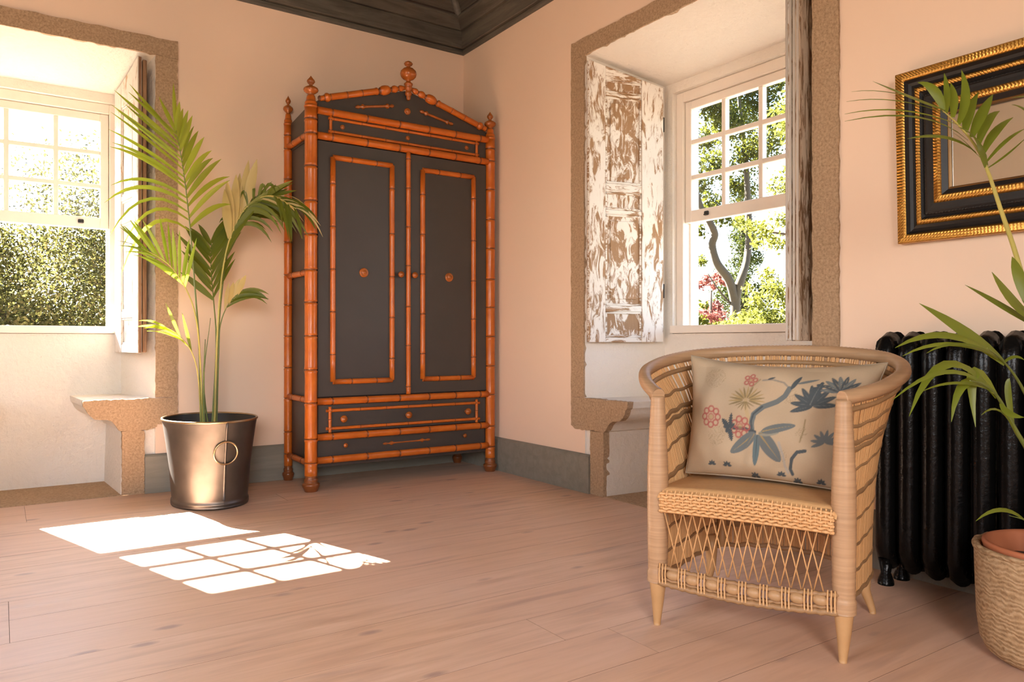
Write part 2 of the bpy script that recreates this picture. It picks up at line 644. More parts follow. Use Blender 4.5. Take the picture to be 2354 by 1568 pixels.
def build_window(name, fn, s0, pane_w, ncol, lift_u, label):
    """Sash window: frame, outer sash, raised inner sash with panes and a lift."""
    w = structure(name, None, label)
    bar, stile = 0.026, 0.045
    s1 = s0 + 2 * stile + ncol * pane_w + (ncol - 1) * bar
    f0, f1 = s0 - 0.052, s1 + 0.052

    def bx(mb, u0, u1, v0, v1, z0, z1, bev=0.003):
        n0 = len(mb.v)
        mb.box(u0, u1, v0, v1, z0, z1, 0, bev)
        mb.v[n0:] = [fn(*p) for p in mb.v[n0:]]

    fr = MB()
    bx(fr, f0, s0 - .001, 0.53, 0.66, 0.915, 2.235)
    bx(fr, s1 + .001, f1, 0.53, 0.66, 0.915, 2.235)
    bx(fr, s0 - .001, s1 + .001, 0.53, 0.66, 2.178, 2.235)
    # parting beads that the sashes slide behind
    for u in (s0 - .001, s1 - .011):
        bx(fr, u, u + 0.012, 0.582, 0.596, 0.915, 2.18, 0)
    fix_normals(fr.build('frame', WHITE_WOOD, w))
    sl = MB()
    bx(sl, f0, f1, 0.475, 0.57, 0.874, 0.917)
    n0 = len(sl.v)
    sl.prism([(0.57, 0.874), (0.57, 0.914), (0.73, 0.868), (0.73, 0.85)], f0, f1, lambda a, z, u: fn(u, a, z))
    fix_normals(sl.build('sill', WHITE_WOOD, w))
    for (v0, zb, zt, tag) in ((0.545, 1.495, 2.176, 0),):
        sa = MB()
        v1 = v0 + 0.042
        rail_b, rail_t = 0.066, 0.046
        bx(sa, s0 + .002, s0 + stile, v0, v1, zb, zt)
        bx(sa, s1 - stile, s1 - .002, v0, v1, zb, zt)
        bx(sa, s0 + stile, s1 - stile, v0, v1, zb, zb + rail_b)
        bx(sa, s0 + stile, s1 - stile, v0, v1, zt - rail_t, zt)
        sash = sa.build('sash', WHITE_WOOD, w)
        fix_normals(sash)
        zin0, zin1 = zb + rail_b, zt - rail_t
        ph = (zin1 - zin0 - 2 * bar) / 3
        for k in range(1, ncol):
            m = MB()
            u = s0 + stile + k * pane_w + (k - 1) * bar
            bx(m, u, u + bar, v0 + .003, v1 - .003, zin0, zin1)
            fix_normals(m.build('glazing_bar', WHITE_WOOD, sash))
        for k in range(1, 3):
            m = MB()
            z = zin0 + k * ph + (k - 1) * bar
            bx(m, s0 + stile, s1 - stile, v0 + .004, v1 - .004, z, z + bar)
            fix_normals(m.build('glazing_bar', WHITE_WOOD, sash))
        for i in range(ncol):
            for j in range(3):
                m = MB()
                u = s0 + stile + i * (pane_w + bar)
                z = zin0 + j * (ph + bar)
                bx(m, u - .003, u + pane_w + .003, v0 + .026, v0 + .029, z - .003, z + ph + .003, 0)
                fix_normals(m.build('pane', GLASS, sash))
        if tag == 0:
            m = MB()
            bx(m, lift_u - .015, lift_u + .015, v0 - .012, v0, zb + .024, zb + .048, 0.004)
            bx(m, lift_u - .010, lift_u + .010, v0 - .02, v0 - .010, zb + .024, zb + .031, 0.002)
            fix_normals(m.build('sash_lift', DARK_METAL, sash))
    return f0, f1


# window columns: left window three panes wide, right window four
UL_A, UR_A = -3.073, -1.957
UL_B, UR_B = 1.319, 2.728
fa0, fa1 = build_window('window_1', to_left, -2.905, 0.2123, 3, -2.272, 'white sash window with raised sash in the left wall')
fb0, fb1 = build_window('window_2', to_right, 1.543, 0.2123, 4, 1.704, 'white sash window with raised sash in the right wall')
build_wall('wall_left', to_left, X0, 0.0, UL_A, UR_A, fa0, fa1, 0.872, 2.236)
build_wall('wall_right', to_right, 0.0, -Y0, UL_B, UR_B, fb0, fb1, 0.872, 2.236)
build_surround('trim_1', to_left, UL_A, UR_A, 'rough granite surround of the left window')
build_surround('trim_2', to_right, UL_B, UR_B, 'rough granite surround of the right window')


def plain_wall(name, fn, umin, umax, w0, w1, z0, z1):
    mb = MB()
    q = lambda pts: mb.add([fn(*p) for p in pts], [[0, 1, 2, 3]])
    q([(umin, 0, 0), (w0, 0, 0), (w0, 0, HW), (umin, 0, HW)])
    q([(w1, 0, 0), (umax, 0, 0), (umax, 0, HW), (w1, 0, HW)])
    q([(w0, 0, 0), (w1, 0, 0), (w1, 0, z0), (w0, 0, z0)])
    q([(w0, 0, z1), (w1, 0, z1), (w1, 0, HW), (w0, 0, HW)])
    for a, b in (((w0, z0), (w0, z1)), ((w1, z1), (w1, z0)), ((w0, z1), (w1, z1)), ((w1, z0), (w0, z0))):
        q([(a[0], 0, a[1]), (b[0], 0, b[1]), (b[0], .12, b[1]), (a[0], .12, a[1])])
    return mb.build(name, PALE_WALL, kind='structure')


plain_wall('wall_back', lambda u, v, z: (u, Y0 - v, z), X0, 0, -4.4, -2.8, 0.85, 2.45)
plain_wall('wall_side', lambda u, v, z: (X0 - v, u, z), Y0, 0, -4.4, -2.8, 0.85, 2.45)

# floor of planks
fl = MB()
fl.box(X0 - .1, 0.0, Y0 - .1, 0.0, -0.12, -0.024)
fl = fl.build('floor', GAP, kind='structure')
seams = [0.0, -0.035, -0.235, -0.42, -0.62, -0.82, -1.03, -1.235, -1.44, -1.64, -1.837, -2.04, -2.236, -2.47, -2.69, -2.88]
y = -2.88
while y > Y0:
    y -= random.choice((0.19, 0.205, 0.22))
    seams.append(max(y, Y0))
seams = seams[1:]
seams[0] = 0.0
JOINTS = {0: [-2.562], 1: [-2.562], 4: [-0.9], 5: [-3.6, -1.9], 8: [-2.64], 9: [-2.64], 10: [-4.0], 12: [-3.2], 13: [-1.363]}
for i in range(len(seams) - 1):
    ys = (seams[i], seams[i + 1])
    if abs(ys[0] - ys[1]) < .02:
        continue
    js = JOINTS.get(i, [random.uniform(-4.6, -1.0)])
    xs = [X0] + sorted(js) + [0.0]
    for a, b in zip(xs[:-1], xs[1:]):
        pl = MB()
        pl.box(a + .0006, b - .0006, ys[1] + .0006, ys[0] - .0006, -0.024, random.uniform(-0.0004, 0.0))
        pl.m = [1, 1, 1, 1, 1, 0]          # dirt-darkened plank edges in the joints
        pl.build('plank', [FLOOR, JOINT], fl)

# baseboards
TB = 0.022
HB = 0.211


def baseboard(name, fn, u0, u1):
    m = MB()
    prof = [(0, 0), (TB, 0), (TB, HB - .012), (TB - .006, HB - .004), (TB - .012, HB), (0, HB)]
    m.prism(prof, u0, u1, lambda a, z, u: fn(u, -a, z))
    o = m.build(name, GREY_WOOD, kind='structure')
    fix_normals(o)
    return o


baseboard('baseboard_left', to_left, UR_A - PIER_A, 0.0)
baseboard('baseboard_right', to_right, TB, UL_B + PIER_A)
bb = baseboard('baseboard_right', to_right, UR_B - PIER_A, -Y0)
bb = baseboard('baseboard_left', to_left, X0, UL_A + PIER_A)

# ceiling: fascia, sloped board, then hipped planking
ce = structure('ceiling', None, 'grey washed wooden hipped ceiling')
RING = [(0.0, 2.81), (0.012, 2.81), (0.016, 2.83), (0.012, 2.845), (0.030, 2.85), (0.034, 2.962), (0.040, 2.968)]
CX, CY = X0 / 2, Y0 / 2


def ring_strip(prof, name, mat):
    """sweep a profile (inset t, z) round the four walls, one mitred board per wall"""
    c = lambda t: [(X0 + t, Y0 + t), (0 - t, Y0 + t), (0 - t, 0 - t), (X0 + t, 0 - t)]
    for k in range(4):
        m = MB()
        rows = []
        for t, z in prof:
            q = c(t)
            a, b = q[k], q[(k + 1) % 4]
            rows.append([(a[0], a[1], z), (b[0], b[1], z)])
        ang = (0, PI / 2, 0, PI / 2)[k]
        org = Vector((*c(0)[k], 0))
        R = Matrix.Rotation(-ang, 4, 'Z')
        rows = [[tuple(R @ (Vector(p) - org)) for p in r] for r in rows]
        m.grid(rows, 0, False)
        o = m.build(name, mat, ce)
        o.location = org
        o.rotation_euler = (0, 0, ang)


ring_strip([(0.0, 2.81), (0.010, 2.81), (0.014, 2.822), (0.014, 2.838), (0.006, 2.846)], 'moulding', CEIL_WOOD)
ring_strip([(0.0, 2.845), (0.026, 2.846), (0.030, 2.85), (0.034, 2.955), (0.030, 2.962)], 'fascia_board', CEIL_WOOD)
ring_strip([(0.030, 2.958), (0.050, 2.960), (0.100, 3.012), (0.104, 3.024), (0.10, 3.034)], 'sloped_board', CEIL_WOOD)
ring_strip([(0.088, 3.03), (0.088, 3.055)], 'painted_shade_strip', GAP)  # near-black strip, paints the shade of the gap above the sloped board
for j in range(9):
    t0, t1 = 0.085 + j * 0.155, 0.085 + (j + 1) * 0.155 - 0.006
    zf = lambda t: 3.05 + (t - 0.085) * 0.62
    ring_strip([(t0, zf(t0)), (t1, zf(t1)), (t1 + .006, zf(t1) + .012)], 'board', CEIL_WOOD)
tl = 0.085 + 9 * 0.155
m = MB()
m.box(X0 + tl - .03, -tl + .03, Y0 + tl - .03, -tl + .03, 3.05 + (tl - .085) * .62, 3.05 + (tl - .085) * .62 + .04)
m.build('flat_panel', CEIL_WOOD, ce)
for (cx, cy, sx, sy) in ((0, 0, -1, -1), (X0, 0, 1, -1), (0, Y0, -1, 1), (X0, Y0, 1, 1)):
    m = MB()
    m.tube([(cx + sx * .085, cy + sy * .085, 3.045), (cx + sx * tl, cy + sy * tl, 3.045 + (tl - .085) * .62)], [0.03, 0.03], 4)
    m.build('hip_rib', CEIL_WOOD, ce)
m = MB()
m.box(X0 - .8, .75, Y0 - .3, .75, 4.2, 4.3)
m.box(X0 - .8, .75, .65, .75, 3.0, 4.3)
m.box(.65, .75, Y0 - .3, .75, 3.0, 4.3)
m.box(X0 - .8, X0 - .12, Y0 - .3, .75, 3.0, 4.3)
m.box(X0 - .8, .75, Y0 - .3, Y0 - .12, 3.0, 4.3)
m.build('roof_deck', CEIL_WOOD, ce)


# ------------------------------------------------------------------ shutters
def shutter(name, label, corners_front, corners_back, z0, z1, zb1, thick, rows, stiles, mats, face_side, bifold=False, group=None, pm=None):
    """A panelled leaf between two plan points. rows: list of (z0,z1) panels; stiles: (s0,s1) along the leaf."""
    a, b = Vector((*corners_front, 0)), Vector((*corners_back, 0))
    L = (b - a).length
    ang = math.atan2(b.y - a.y, b.x - a.x)
    t = thing(name, label, 'shutter', (a.x, a.y, z0), ang, group)
    H = z1 - z0
    s = face_side
    top = lambda x: H + (zb1 - z1) * x / L
    st0, st1 = stiles
    worn, worn_h, edge = mats

    def slab(x0, x1, y0, y1, za, zb, slope=False):
        m = MB()
        ys = sorted((y0 * s, y1 * s))
        m.box(x0, x1, ys[0], ys[1], za, zb, 0, 0.003)
        if slope:
            m.v = [(p[0], p[1], p[2] + (top(p[0]) - H if p[2] > (za + zb) / 2 else 0)) for p in m.v]
        return m

    slab(0, st0, 0, thick, 0, H, True).build('stile', worn, t)
    slab(st1, L, 0, thick, 0, H, True).build('stile', worn, t)
    rows = sorted(rows)
    edges = [0.0]
    for r0, r1 in rows:
        edges += [r0 - z0, r1 - z0]
    edges.append(H)
    for i in range(0, len(edges), 2):
        e0, e1 = edges[i], edges[i + 1]
        slab(st0, st1, 0.002, thick - .002, e0, e1, i == len(edges) - 2).build('rail', worn_h, t)
    for r0, r1 in rows:
        m = slab(st0, st1, 0.006, thick - 0.012, r0 - z0, r1 - z0)
        p = m.build('panel', pm or WORN_P, t)
        f = 0.018
        bd = MB()
        y0 = s * (thick - .012)
        for (x0, x1, za, zb) in ((st0, st0 + .012, r0, r1), (st1 - .012, st1, r0, r1), (st0, st1, r0, r0 + .012), (st0, st1, r1 - .012, r1)):
            ys = sorted((y0, y0 + s * .007))
            bd.box(x0, x1, ys[0], ys[1], za - z0, zb - z0, 0, 0.003)
        bd.build('bead', worn_h, p)
        if r1 - r0 > .3:
            rp = MB()
            ys = sorted((y0, y0 + s * .005))
            rp.box(st0 + .032, st1 - .032, ys[0], ys[1], r0 + .035 - z0, r1 - .035 - z0, 0, 0.004)
            rp.build('raised_field', pm or WORN_P, p)
    if bifold:
        g = MB()
        ys = sorted((-s * .006, -s * (.006 + thick)))
        g.box(0.004, L - .02, ys[0], ys[1], 0.004, H - .01, 0, 0.004)
        g.v = [(p[0], p[1], p[2] + (top(p[0]) - H if p[2] > H / 2 else 0)) for p in g.v]
        g.build('folded_leaf', edge, t)
        e = MB()
        ys = sorted((s * .004, s * (thick - .004)))
        e.box(-.004, .0, ys[0], ys[1], 0.002, H - .004)
        e.build('edge_strip', edge, t)
    for hz in (0.25, H - .35):
        hg = MB()
        hg.tube([(L + .004, s * thick * .5, hz), (L + .004, s * thick * .5, hz + .08)], 0.008, 8)
        hg.build('hinge', DARK_METAL, t)
    return t


shutter('shutter', 'whitewashed shutter folded against the left window beside the potted palm', (-2.024, -0.002), (-2.085, 0.455), 0.764, 2.377, 2.285, 0.021,
        [(0.81, 0.96), (1.0, 1.5), (1.53, 1.63), (1.66, 2.17)], (0.1, 0.33), (WORN_LIGHT, WORN_LIGHT, BARE_EDGE), 1, True, None, WORN_LIGHT)
shutter('shutter', 'worn panelled shutter folded back on the corner side of the right window', (0.002, -1.336), (0.45, -1.452), 0.823, 2.366, 2.262, 0.024,
        [(0.85, 0.992), (1.026, 1.53), (1.555, 1.652), (1.70, 2.18), (2.20, 2.27)], (0.1, 0.325), (WORN, WORN_H, WORN_H), -1, True)
# the leaf on the far side of the right window stands off its reveal and shows its stripped back
t = thing('shutter', 'stripped shutter leaf seen edge on between the right window and the mirror', 'shutter', (-0.055, -2.640, 0.83), math.atan2(0.06, 0.46))
for (y0, y1, nm, mt) in ((-0.026, 0.0, 'window_side_leaf', WORN), (-0.056, -0.029, 'wall_side_leaf', WORN_BARE)):
    m = MB()
    m.box(0, 0.46, y0, y1, 0, 1.53, 0, 0.004)
    m.build(nm, mt, t)
m = MB()
for yb in (-0.005, -0.021, -0.036, -0.051):
    m.tube([(-.002, yb, 0.004), (-.002, yb, 1.526)], 0.005, 8)
m.build('edge_bead', m_worn('chipped_pink_white_edge', 0.36, (20, 20, 3), (0.82, 0.70, 0.60)), t)
for hz in (0.25, 1.2):
    m = MB()
    m.box(0.30, 0.46, -0.062, -0.056, hz, hz + .03)
    m.build('strap_hinge', DARK_METAL, t)

# ------------------------------------------------------------------ wardrobe


def m_bamboo():
    t = NT('orange_lacquered_bamboo')
    v = t.coords((1, 1, 1))
    n = t.noise(v, 14, 5, 0.6, 0.4)
    c = t.ramp(n, [(0.3, (0.42, 0.092, 0.008)), (0.55, (0.48, 0.115, 0.011)), (0.75, (0.53, 0.138, 0.015))])
    return t.set(c, 0.30, spec=0.45, coat=0.08)


BAMBOO = m_bamboo()
NODE = m_plain('dark_bamboo_node', (0.17, 0.045, 0.012), 0.35)
FOOTWOOD = m_plain('dark_turned_foot', (0.20, 0.060, 0.016), 0.3, var=0.3, scale=18)
TURNED = m_plain('turned_amber_wood', (0.33, 0.088, 0.014), 0.22, var=0.45, scale=22)
WDARK = m_plain('dark_grey_wardrobe_paint', (0.046, 0.039, 0.035), 0.42, var=0.12, scale=8)
WINSIDE = m_plain('wardrobe_side_paint', (0.05, 0.043, 0.038), 0.45, var=0.1, scale=8)


def rod(mb, p0, p1, r, nodes, n=10, node_r=1.1, taper=None):
    """bamboo rod with dark node rings at the given fractions"""
    p0, p1 = Vector(p0), Vector(p1)
    L = (p1 - p0).length
    prof = [(r, 0.0, 0)]
    for t in nodes:
        h = t * L
        w = min(0.006, r * 0.35)
        prof += [(r, h - 3 * w, 0), (r * node_r, h - w, 0), (r * (node_r - .16), h - w * .3, 1), (r * (node_r - .16), h + w * .3, 1), (r * node_r, h + w, 0), (r, h + 3 * w, 0)]
    prof.append((r, L, 0))
    prof = [q for q in prof if -1e-6 <= q[1] <= L + 1e-6]
    prof.sort(key=lambda q: q[1])
    mb.lathe(prof, p0, (p1 - p0), n)


WX0, WX1, WYF, WYB = -1.234, -0.078, -0.456, -0.052
wd = thing('wardrobe', 'tall dark grey wardrobe trimmed with orange bamboo in the room corner', 'wardrobe', ((WX0 + WX1) / 2, (WYF + WYB) / 2, 0))
OX, OY = wd.location.x, wd.location.y


def W(mb):
    mb.v = [(p[0] - OX, p[1] - OY, p[2]) for p in mb.v]
    return mb


def wpart(mb, name, mats, parent=None):
    return W(mb).build(name, mats, parent or wd)


FY = WYF - 0.012      # front plane of the carcase
# carcase
m = MB()
m.box(WX0 + .012, WX1 - .012, WYF + .012, WYB + .008, 0.125, 1.975, 0, 0.002)
wpart(m, 'body', WDARK)
# pediment board with raking top
ped = [(WX0 + .03, 1.96), (WX1 - .03, 1.96), (WX1 - .03, 2.165), (-0.17, 2.192), (-0.656, 2.318), (-1.14, 2.192), (WX0 + .03, 2.165)]
m = MB()
m.prism(ped, WYF - .004, WYF + .022, lambda a, z, w: (a, w, z))
fix_normals(wpart(m, 'pediment', WDARK))
for xx in (WX0 + .004, WX1 - .024):
    m = MB()
    m.prism([(WYF, 1.96), (WYB, 1.96), (WYB, 2.12), (WYF, 2.16)], xx, xx + .02, lambda a, z, w: (w, a, z))
    fix_normals(wpart(m, 'side_upstand', WINSIDE))
# posts
for (x, yv, r, kind) in ((WX0 - .010, WYF - .006, 0.034, 'front'), (WX1 + .004, WYF - .006, 0.031, 'front'), (WX0 - .006, WYB, 0.024, 'back'), (WX1, WYB, 0.024, 'back')):
    m = MB()
    zs = [0.157, 0.288, 0.488, 0.67, 0.857, 1.042, 1.221, 1.417, 1.60, 1.791, 1.971, 2.051]
    z0, z1 = 0.085, 2.112
    rod(m, (x, yv, z0), (x, yv, z1), r, [(z - z0) / (z1 - z0) for z in zs], 18, 1.07)
    m.lathe([(r * .98, 0), (r * 1.08, .006), (r * 1.08, .014, 1), (r * .95, .018), (r * 1.0, .028), (r * .92, .036, 1), (r * .8, .04), (r * .72, .058), (r * .62, .072)], (x, yv, z1), n=18)
    p = wpart(m, 'post', [BAMBOO, NODE])
    k = r / 0.034
    f = MB()
    f.lathe([(.021 * k, 0), (.016 * k, .008), (.016 * k, .014), (.026 * k, .020), (.0385 * k, .030), (.0415 * k, .038), (.038 * k, .047), (.024 * k, .056), (.011 * k, .061), (.0095 * k, .067), (.016 * k, .073),
             (.0225 * k, .083), (.0205 * k, .091), (.012 * k, .101), (.005 * k, .110), (0.0005, .117)], (x, yv, z1 + .064), n=18)
    wpart(f, 'finial', TURNED, p)
    f = MB()
    f.lathe([(r * .95, 0), (r * 1.05, .003), (r * 1.18, .016), (r * 1.40, .030), (r * 1.44, .038), (r * 1.40, .044), (r * 1.12, .050), (r * 1.06, .056), (r * 1.14, .062), (r * 1.12, .070), (r * .9, .076), (r * 1.02, .082), (r * 1.0, .088)], (x, yv, 0.0), n=18)
    wpart(f, 'foot', FOOTWOOD, p)
# horizontal front rails
RN = [0.075, 0.262, 0.445, 0.62, 0.785, 0.945]
for z, r in ((2.107, 0.021), (1.968, 0.021), (0.494, 0.020), (0.296, 0.020), (0.168, 0.020)):
    m = MB()
    rod(m, (WX0 + .022, FY - .004, z), (WX1 - .022, FY - .004, z), r, RN, 12, 1.06)
    wpart(m, 'front_rail', [BAMBOO, NODE])
for z in (1.985, 1.215, 0.50, 0.150):
    for x in (WX0 - .006, WX1 + .002):
        m = MB()
        rod(m, (x, WYF + .02, z), (x, WYB - .012, z), 0.017, [0.3, 0.72], 10)
        wpart(m, 'side_rail', [BAMBOO, NODE])
# raking rails with turned bulbs
for sgn in (-1, 1):
    A = Vector((-0.656 + sgn * .548, FY - .002, 2.172))
    B = Vector((-0.656 + sgn * .022, FY - .002, 2.330))
    m = MB()
    L = (B - A).length
    r = 0.0185
    prof = [(.012, 0, 1), (.017, .008), (.014, .018), (.015, .03, 1), (.017, .036), (.025, .046), (.025, .056), (.019, .066), (.017, .07, 1), (r, .074)]
    for h in (.17, .265):
        prof += [(r, h - .012), (r * 1.08, h - .004), (r * .95, h - .001, 1), (r * .95, h + .001, 1), (r * 1.08, h + .004), (r, h + .012)]
    prof += [(r, .352), (r * 1.15, .358), (r * 1.15, .366), (.013, .370, 1), (.013, .376, 1), (.02, .384), (.027, .40), (.0285, .418), (.025, .438), (.016, .448, 1), (.013, .452, 1), (.014, .46),
             (.020, .47), (.0215, .482), (.017, .494), (.012, .5, 1), (.013, .508), (.018, .516), (.018, .526), (.014, .536), (.010, L)]
    m.lathe(prof, A, B - A, 14)
    wpart(m, 'raking_rail', [BAMBOO, NODE])
# centre finial
m = MB()
m.lathe([(.006, 0), (.012, .006), (.0135, .020), (.012, .024), (.019, .030), (.022, .040), (.017, .050), (.014, .054), (.021, .060), (.0225, .074), (.021, .086), (.026, .090), (.026, .098), (.018, .104),
         (.012, .112), (.015, .118), (.032, .126), (.045, .140), (.049, .156), (.045, .172), (.030, .187), (.013, .195), (.011, .201), (.021, .207), (.0265, .216), (.020, .225), (.009, .231), (.0005, .234)],
        (-0.656, FY - .006, 2.259), n=28)
wpart(m, 'centre_finial', TURNED)
# applied spindles and discs on the pediment


def spindle(p0, p1, r):
    mb = MB()
    p0, p1 = Vector(p0), Vector(p1)
    L = (p1 - p0).length
    e = [(0.3, 0), (.9, .03), (1.1, .07), (.7, .11), (.75, .14), (1.5, .17), (1.5, .2), (.8, .23), (.75, .27)]
    prof = [(q[0] * r, q[1] * L) for q in e] + [(q[0] * r, (1 - q[1]) * L) for q in reversed(e)]
    mb.lathe(prof, p0, p1 - p0, 10)
    return mb


wpart(spindle((-0.985, FY + .005, 2.165), (-0.742, FY + .005, 2.213), 0.010), 'applied_spindle', TURNED)
wpart(spindle((-0.575, FY + .005, 2.213), (-0.345, FY + .005, 2.167), 0.010), 'applied_spindle', TURNED)
wpart(spindle((-0.815, FY + .018, 0.229), (-0.495, FY + .018, 0.232), 0.008), 'applied_spindle', TURNED)


def disc(x, z, r, y=None, th=0.010):
    mb = MB()
    mb.lathe([(r, 0), (r, th * .4), (r * .82, th * .8), (r * .7, th * .62), (r * .4, th), (r * .25, th * 1.25), (.0005, th * 1.3)], (x, FY + .02 if y is None else y, z), (0, -1, 0), 16)
    return mb


def knob(x, z, r, y):
    mb = MB()
    mb.lathe([(r * .55, 0), (r * .5, r * .6), (r * .95, r * .9), (r, r * 1.25), (r * .8, r * 1.6), (r * .35, r * 1.75), (r * .3, r * 1.9), (.0005, r * 1.95)], (x, y, z), (0, -1, 0), 14)
    return mb


wpart(disc(-0.656, 2.196, 0.020, WYF - .004), 'disc', TURNED)


def frame_sticks(x0, x1, z0, z1, r, y, ext, nodes_h, nodes_v):
    """four slim rods crossing at the corners; returns four builders"""
    out = []
    for z in (z0, z1):
        mb = MB()
        rod(mb, (x0 - ext, y, z), (x1 + ext, y, z), r, nodes_h, 8, 1.15)
        out.append(mb)
    for x in (x0, x1):
        mb = MB()
        rod(mb, (x, y, z0 - ext), (x, y, z1 + ext), r, nodes_v, 8, 1.15)
        out.append(mb)
    return out


# frieze panel between the two top rails
m = MB()
m.box(WX0 + .03, WX1 - .03, FY + .004, WYF + .03, 1.985, 2.092, 0, 0.002)
frz = wpart(m, 'frieze', WDARK)
for mb in frame_sticks(-1.133, -0.178, 2.001, 2.074, 0.0085, FY, .014, [.03, .2, .35, .5, .65, .8, .97], [.22, .78]):
    wpart(mb, 'trim_rod', [BAMBOO, NODE], frz)
for x in (-1.063, -0.656, -0.250):
    wpart(disc(x, 2.037, 0.013, FY + .004), 'disc', TURNED, frz)
# doors
for (x0, x1, fx0, fx1, dx, kx) in ((WX0 + .028, -0.659, -1.121, -0.760, -0.935, -0.709), (-0.653, WX1 - .028, -0.559, -0.203, -0.376, -0.619)):
    m = MB()
    m.box(x0, x1, FY + .002, WYF + .02, 0.517, 1.945, 0, 0.003)
    d = wpart(m, 'door', WDARK)
    for (a, b, nodes) in (((fx0, 0.602), (fx0, 1.858), [.12, .31, .5, .69, .88]), ((fx1, 0.602), (fx1, 1.858), [.1, .29, .48, .68, .89]),
                          ((fx0, 0.602), (fx1, 0.602), [.3, .72]), ((fx0, 1.858), (fx1, 1.858), [.3, .72])):
        mb = MB()
        rod(mb, (a[0], FY - .002, a[1]), (b[0], FY - .002, b[1]), 0.0155, nodes, 10, 1.08)
        wpart(mb, 'panel_moulding', [BAMBOO, NODE], d)
    wpart(disc(dx, 1.222, 0.027, FY + .002, .014), 'disc', TURNED, d)
    wpart(knob(kx, 1.222, 0.019, FY + .002), 'knob', TURNED, d)
m = MB()
rod(m, (-0.656, FY - .006, 0.515), (-0.656, FY - .006, 1.95), 0.0135, [.03, .2, .36, .53, .69, .85, .97], 12, 1.1)
wpart(m, 'centre_strip', [BAMBOO, NODE])
# drawer with trim and the plinth board
m = MB()
m.box(WX0 + .03, WX1 - .03, FY + .004, WYF + .03, 0.318, 0.474, 0, 0.003)
dr = wpart(m, 'drawer', WDARK)
for mb in frame_sticks(-1.138, -0.180, 0.341, 0.441, 0.009, FY - .002, .022, [.03, .2, .36, .5, .66, .82, .97], [.17, .5, .83]):
    wpart(mb, 'trim_rod', [BAMBOO, NODE], dr)
for x in (-1.063, -0.659, -0.252):
    wpart(knob(x, 0.392, 0.021, FY + .004), 'knob', TURNED, dr)
m = MB()
m.box(WX0 + .03, WX1 - .03, FY + .014, WYF + .03, 0.175, 0.282, 0, 0.003)
pb = wpart(m, 'plinth_board', WDARK)
for x in (-1.045, -0.263):
    wpart(knob(x, 0.240, 0.013, FY + .014), 'knob', TURNED, pb)

# ------------------------------------------------------------------ oval metal tub


def m_bronze():
    t = NT('brushed_bronze_metal')
    v = t.coords((1, 1, 1))
    n = t.noise(v, 5, 4, 0.6)
    c = t.ramp(n, [(0.3, (0.10, 0.088, 0.078)), (0.7, (0.155, 0.135, 0.118))])
    return t.set(c, 0.44, 0.92, 0.5)


BRONZE = m_bronze()
BRASS = m_plain('brassy_rim', (0.42, 0.29, 0.16), 0.28, 0.95, var=0.1)
TUBIN = m_plain('tub_inside', (0.045, 0.038, 0.032), 0.5, 0.5)
SOIL = m_plain('potting_soil', (0.05, 0.03, 0.02), 0.95, var=0.5, scale=90, bump=0.8)
TUBC = Vector((-1.765, -0.425, 0))
TUB_ROT = math.atan2(-0.99, 0.06)
tub = thing('planter_tub', 'oval bronze metal tub with a ring handle between wardrobe and left window', 'planter', TUBC, TUB_ROT)
# (long axis = local x)
outer = [(.190, 0.0), (.206, .001), (.208, .010), (.204, .014), (.208, .018), (.206, .028), (.202, .034), (.203, .042), (.208, .10), (.216, .20), (.232, .31), (.246, .40), (.252, .432)]


def oval(prof, n=48, mat=0, kx=1.14, ky=0.885):
    mb = MB()
    b = [[(r * kx * math.cos(2 * PI * j / n), r * ky * math.sin(2 * PI * j / n), z) for j in range(n)] for r, z in prof]
    for row in b:
        row.append(row[0])
    mb.grid(b, mat)
    return mb


mb = oval(outer)
mb.add([(r * 1, 0, 0) for r in (0,)], [])
mb.build('wall', BRONZE, tub)
oval([(.246, .432), (.236, .36), (.224, .30)]).build('lining', TUBIN, tub)
oval([(.224, .31), (.0, .312)], 40).build('soil', SOIL, tub)
m = MB()
m.tube([(.252 * 1.14 * math.cos(2 * PI * j / 48), .252 * .885 * math.sin(2 * PI * j / 48), .434) for j in range(49)], 0.006, 8, caps=False)
m.build('rim', BRASS, tub)
m = MB()
m.tube([(r * 1.14 + .002, 0, z) for r, z in outer[7:]], 0.006, 8)
m.build('seam', BRONZE, tub)
m = MB()
m.tube([(.228 * 1.14 + .006 + (zc * .14), yc, .282 + zc) for yc, zc in [(.056 * math.sin(a), .056 * math.cos(a)) for a in [2 * PI * i / 28 for i in range(29)]]], 0.0045, 8, caps=False)
rg = m.build('ring_handle', BRASS, tub)
m = MB()
m.tube([(.228 * 1.14 + .004, -.012, .338), (.228 * 1.14 + .022, 0, .338), (.228 * 1.14 + .004, .012, .338)], 0.005, 8)
m.build('handle_staple', BRASS, tub)

# ------------------------------------------------------------------ palms


def m_leaf(name, c1, c2, trans=0.35):
    t = NT(name)
    v = t.coords((1, 1, 1), 'Object')
    n = t.noise(v, 9, 3, 0.5)
    oi = t.n('ShaderNodeObjectInfo')
    f = t.math('ADD', t.math('MULTIPLY', n, 0.5), t.math('MULTIPLY', oi.outputs['Random'], 0.5))
    c = t.mix(f, c1, c2)
    t.set(c, 0.42, spec=0.4)
    tl_ = t.n('ShaderNodeBsdfTranslucent')
    t.l(t.mix(0.5, c, (0.45, 0.55, 0.02)), tl_.inputs[0])
    ms = t.n('ShaderNodeMixShader')
    ms.inputs[0].default_value = trans
    t.l(t.b.outputs[0], ms.inputs[1])
    t.l(tl_.outputs[0], ms.inputs[2])
    t.l(ms.outputs[0], t.out.inputs[0])
    return t.mat


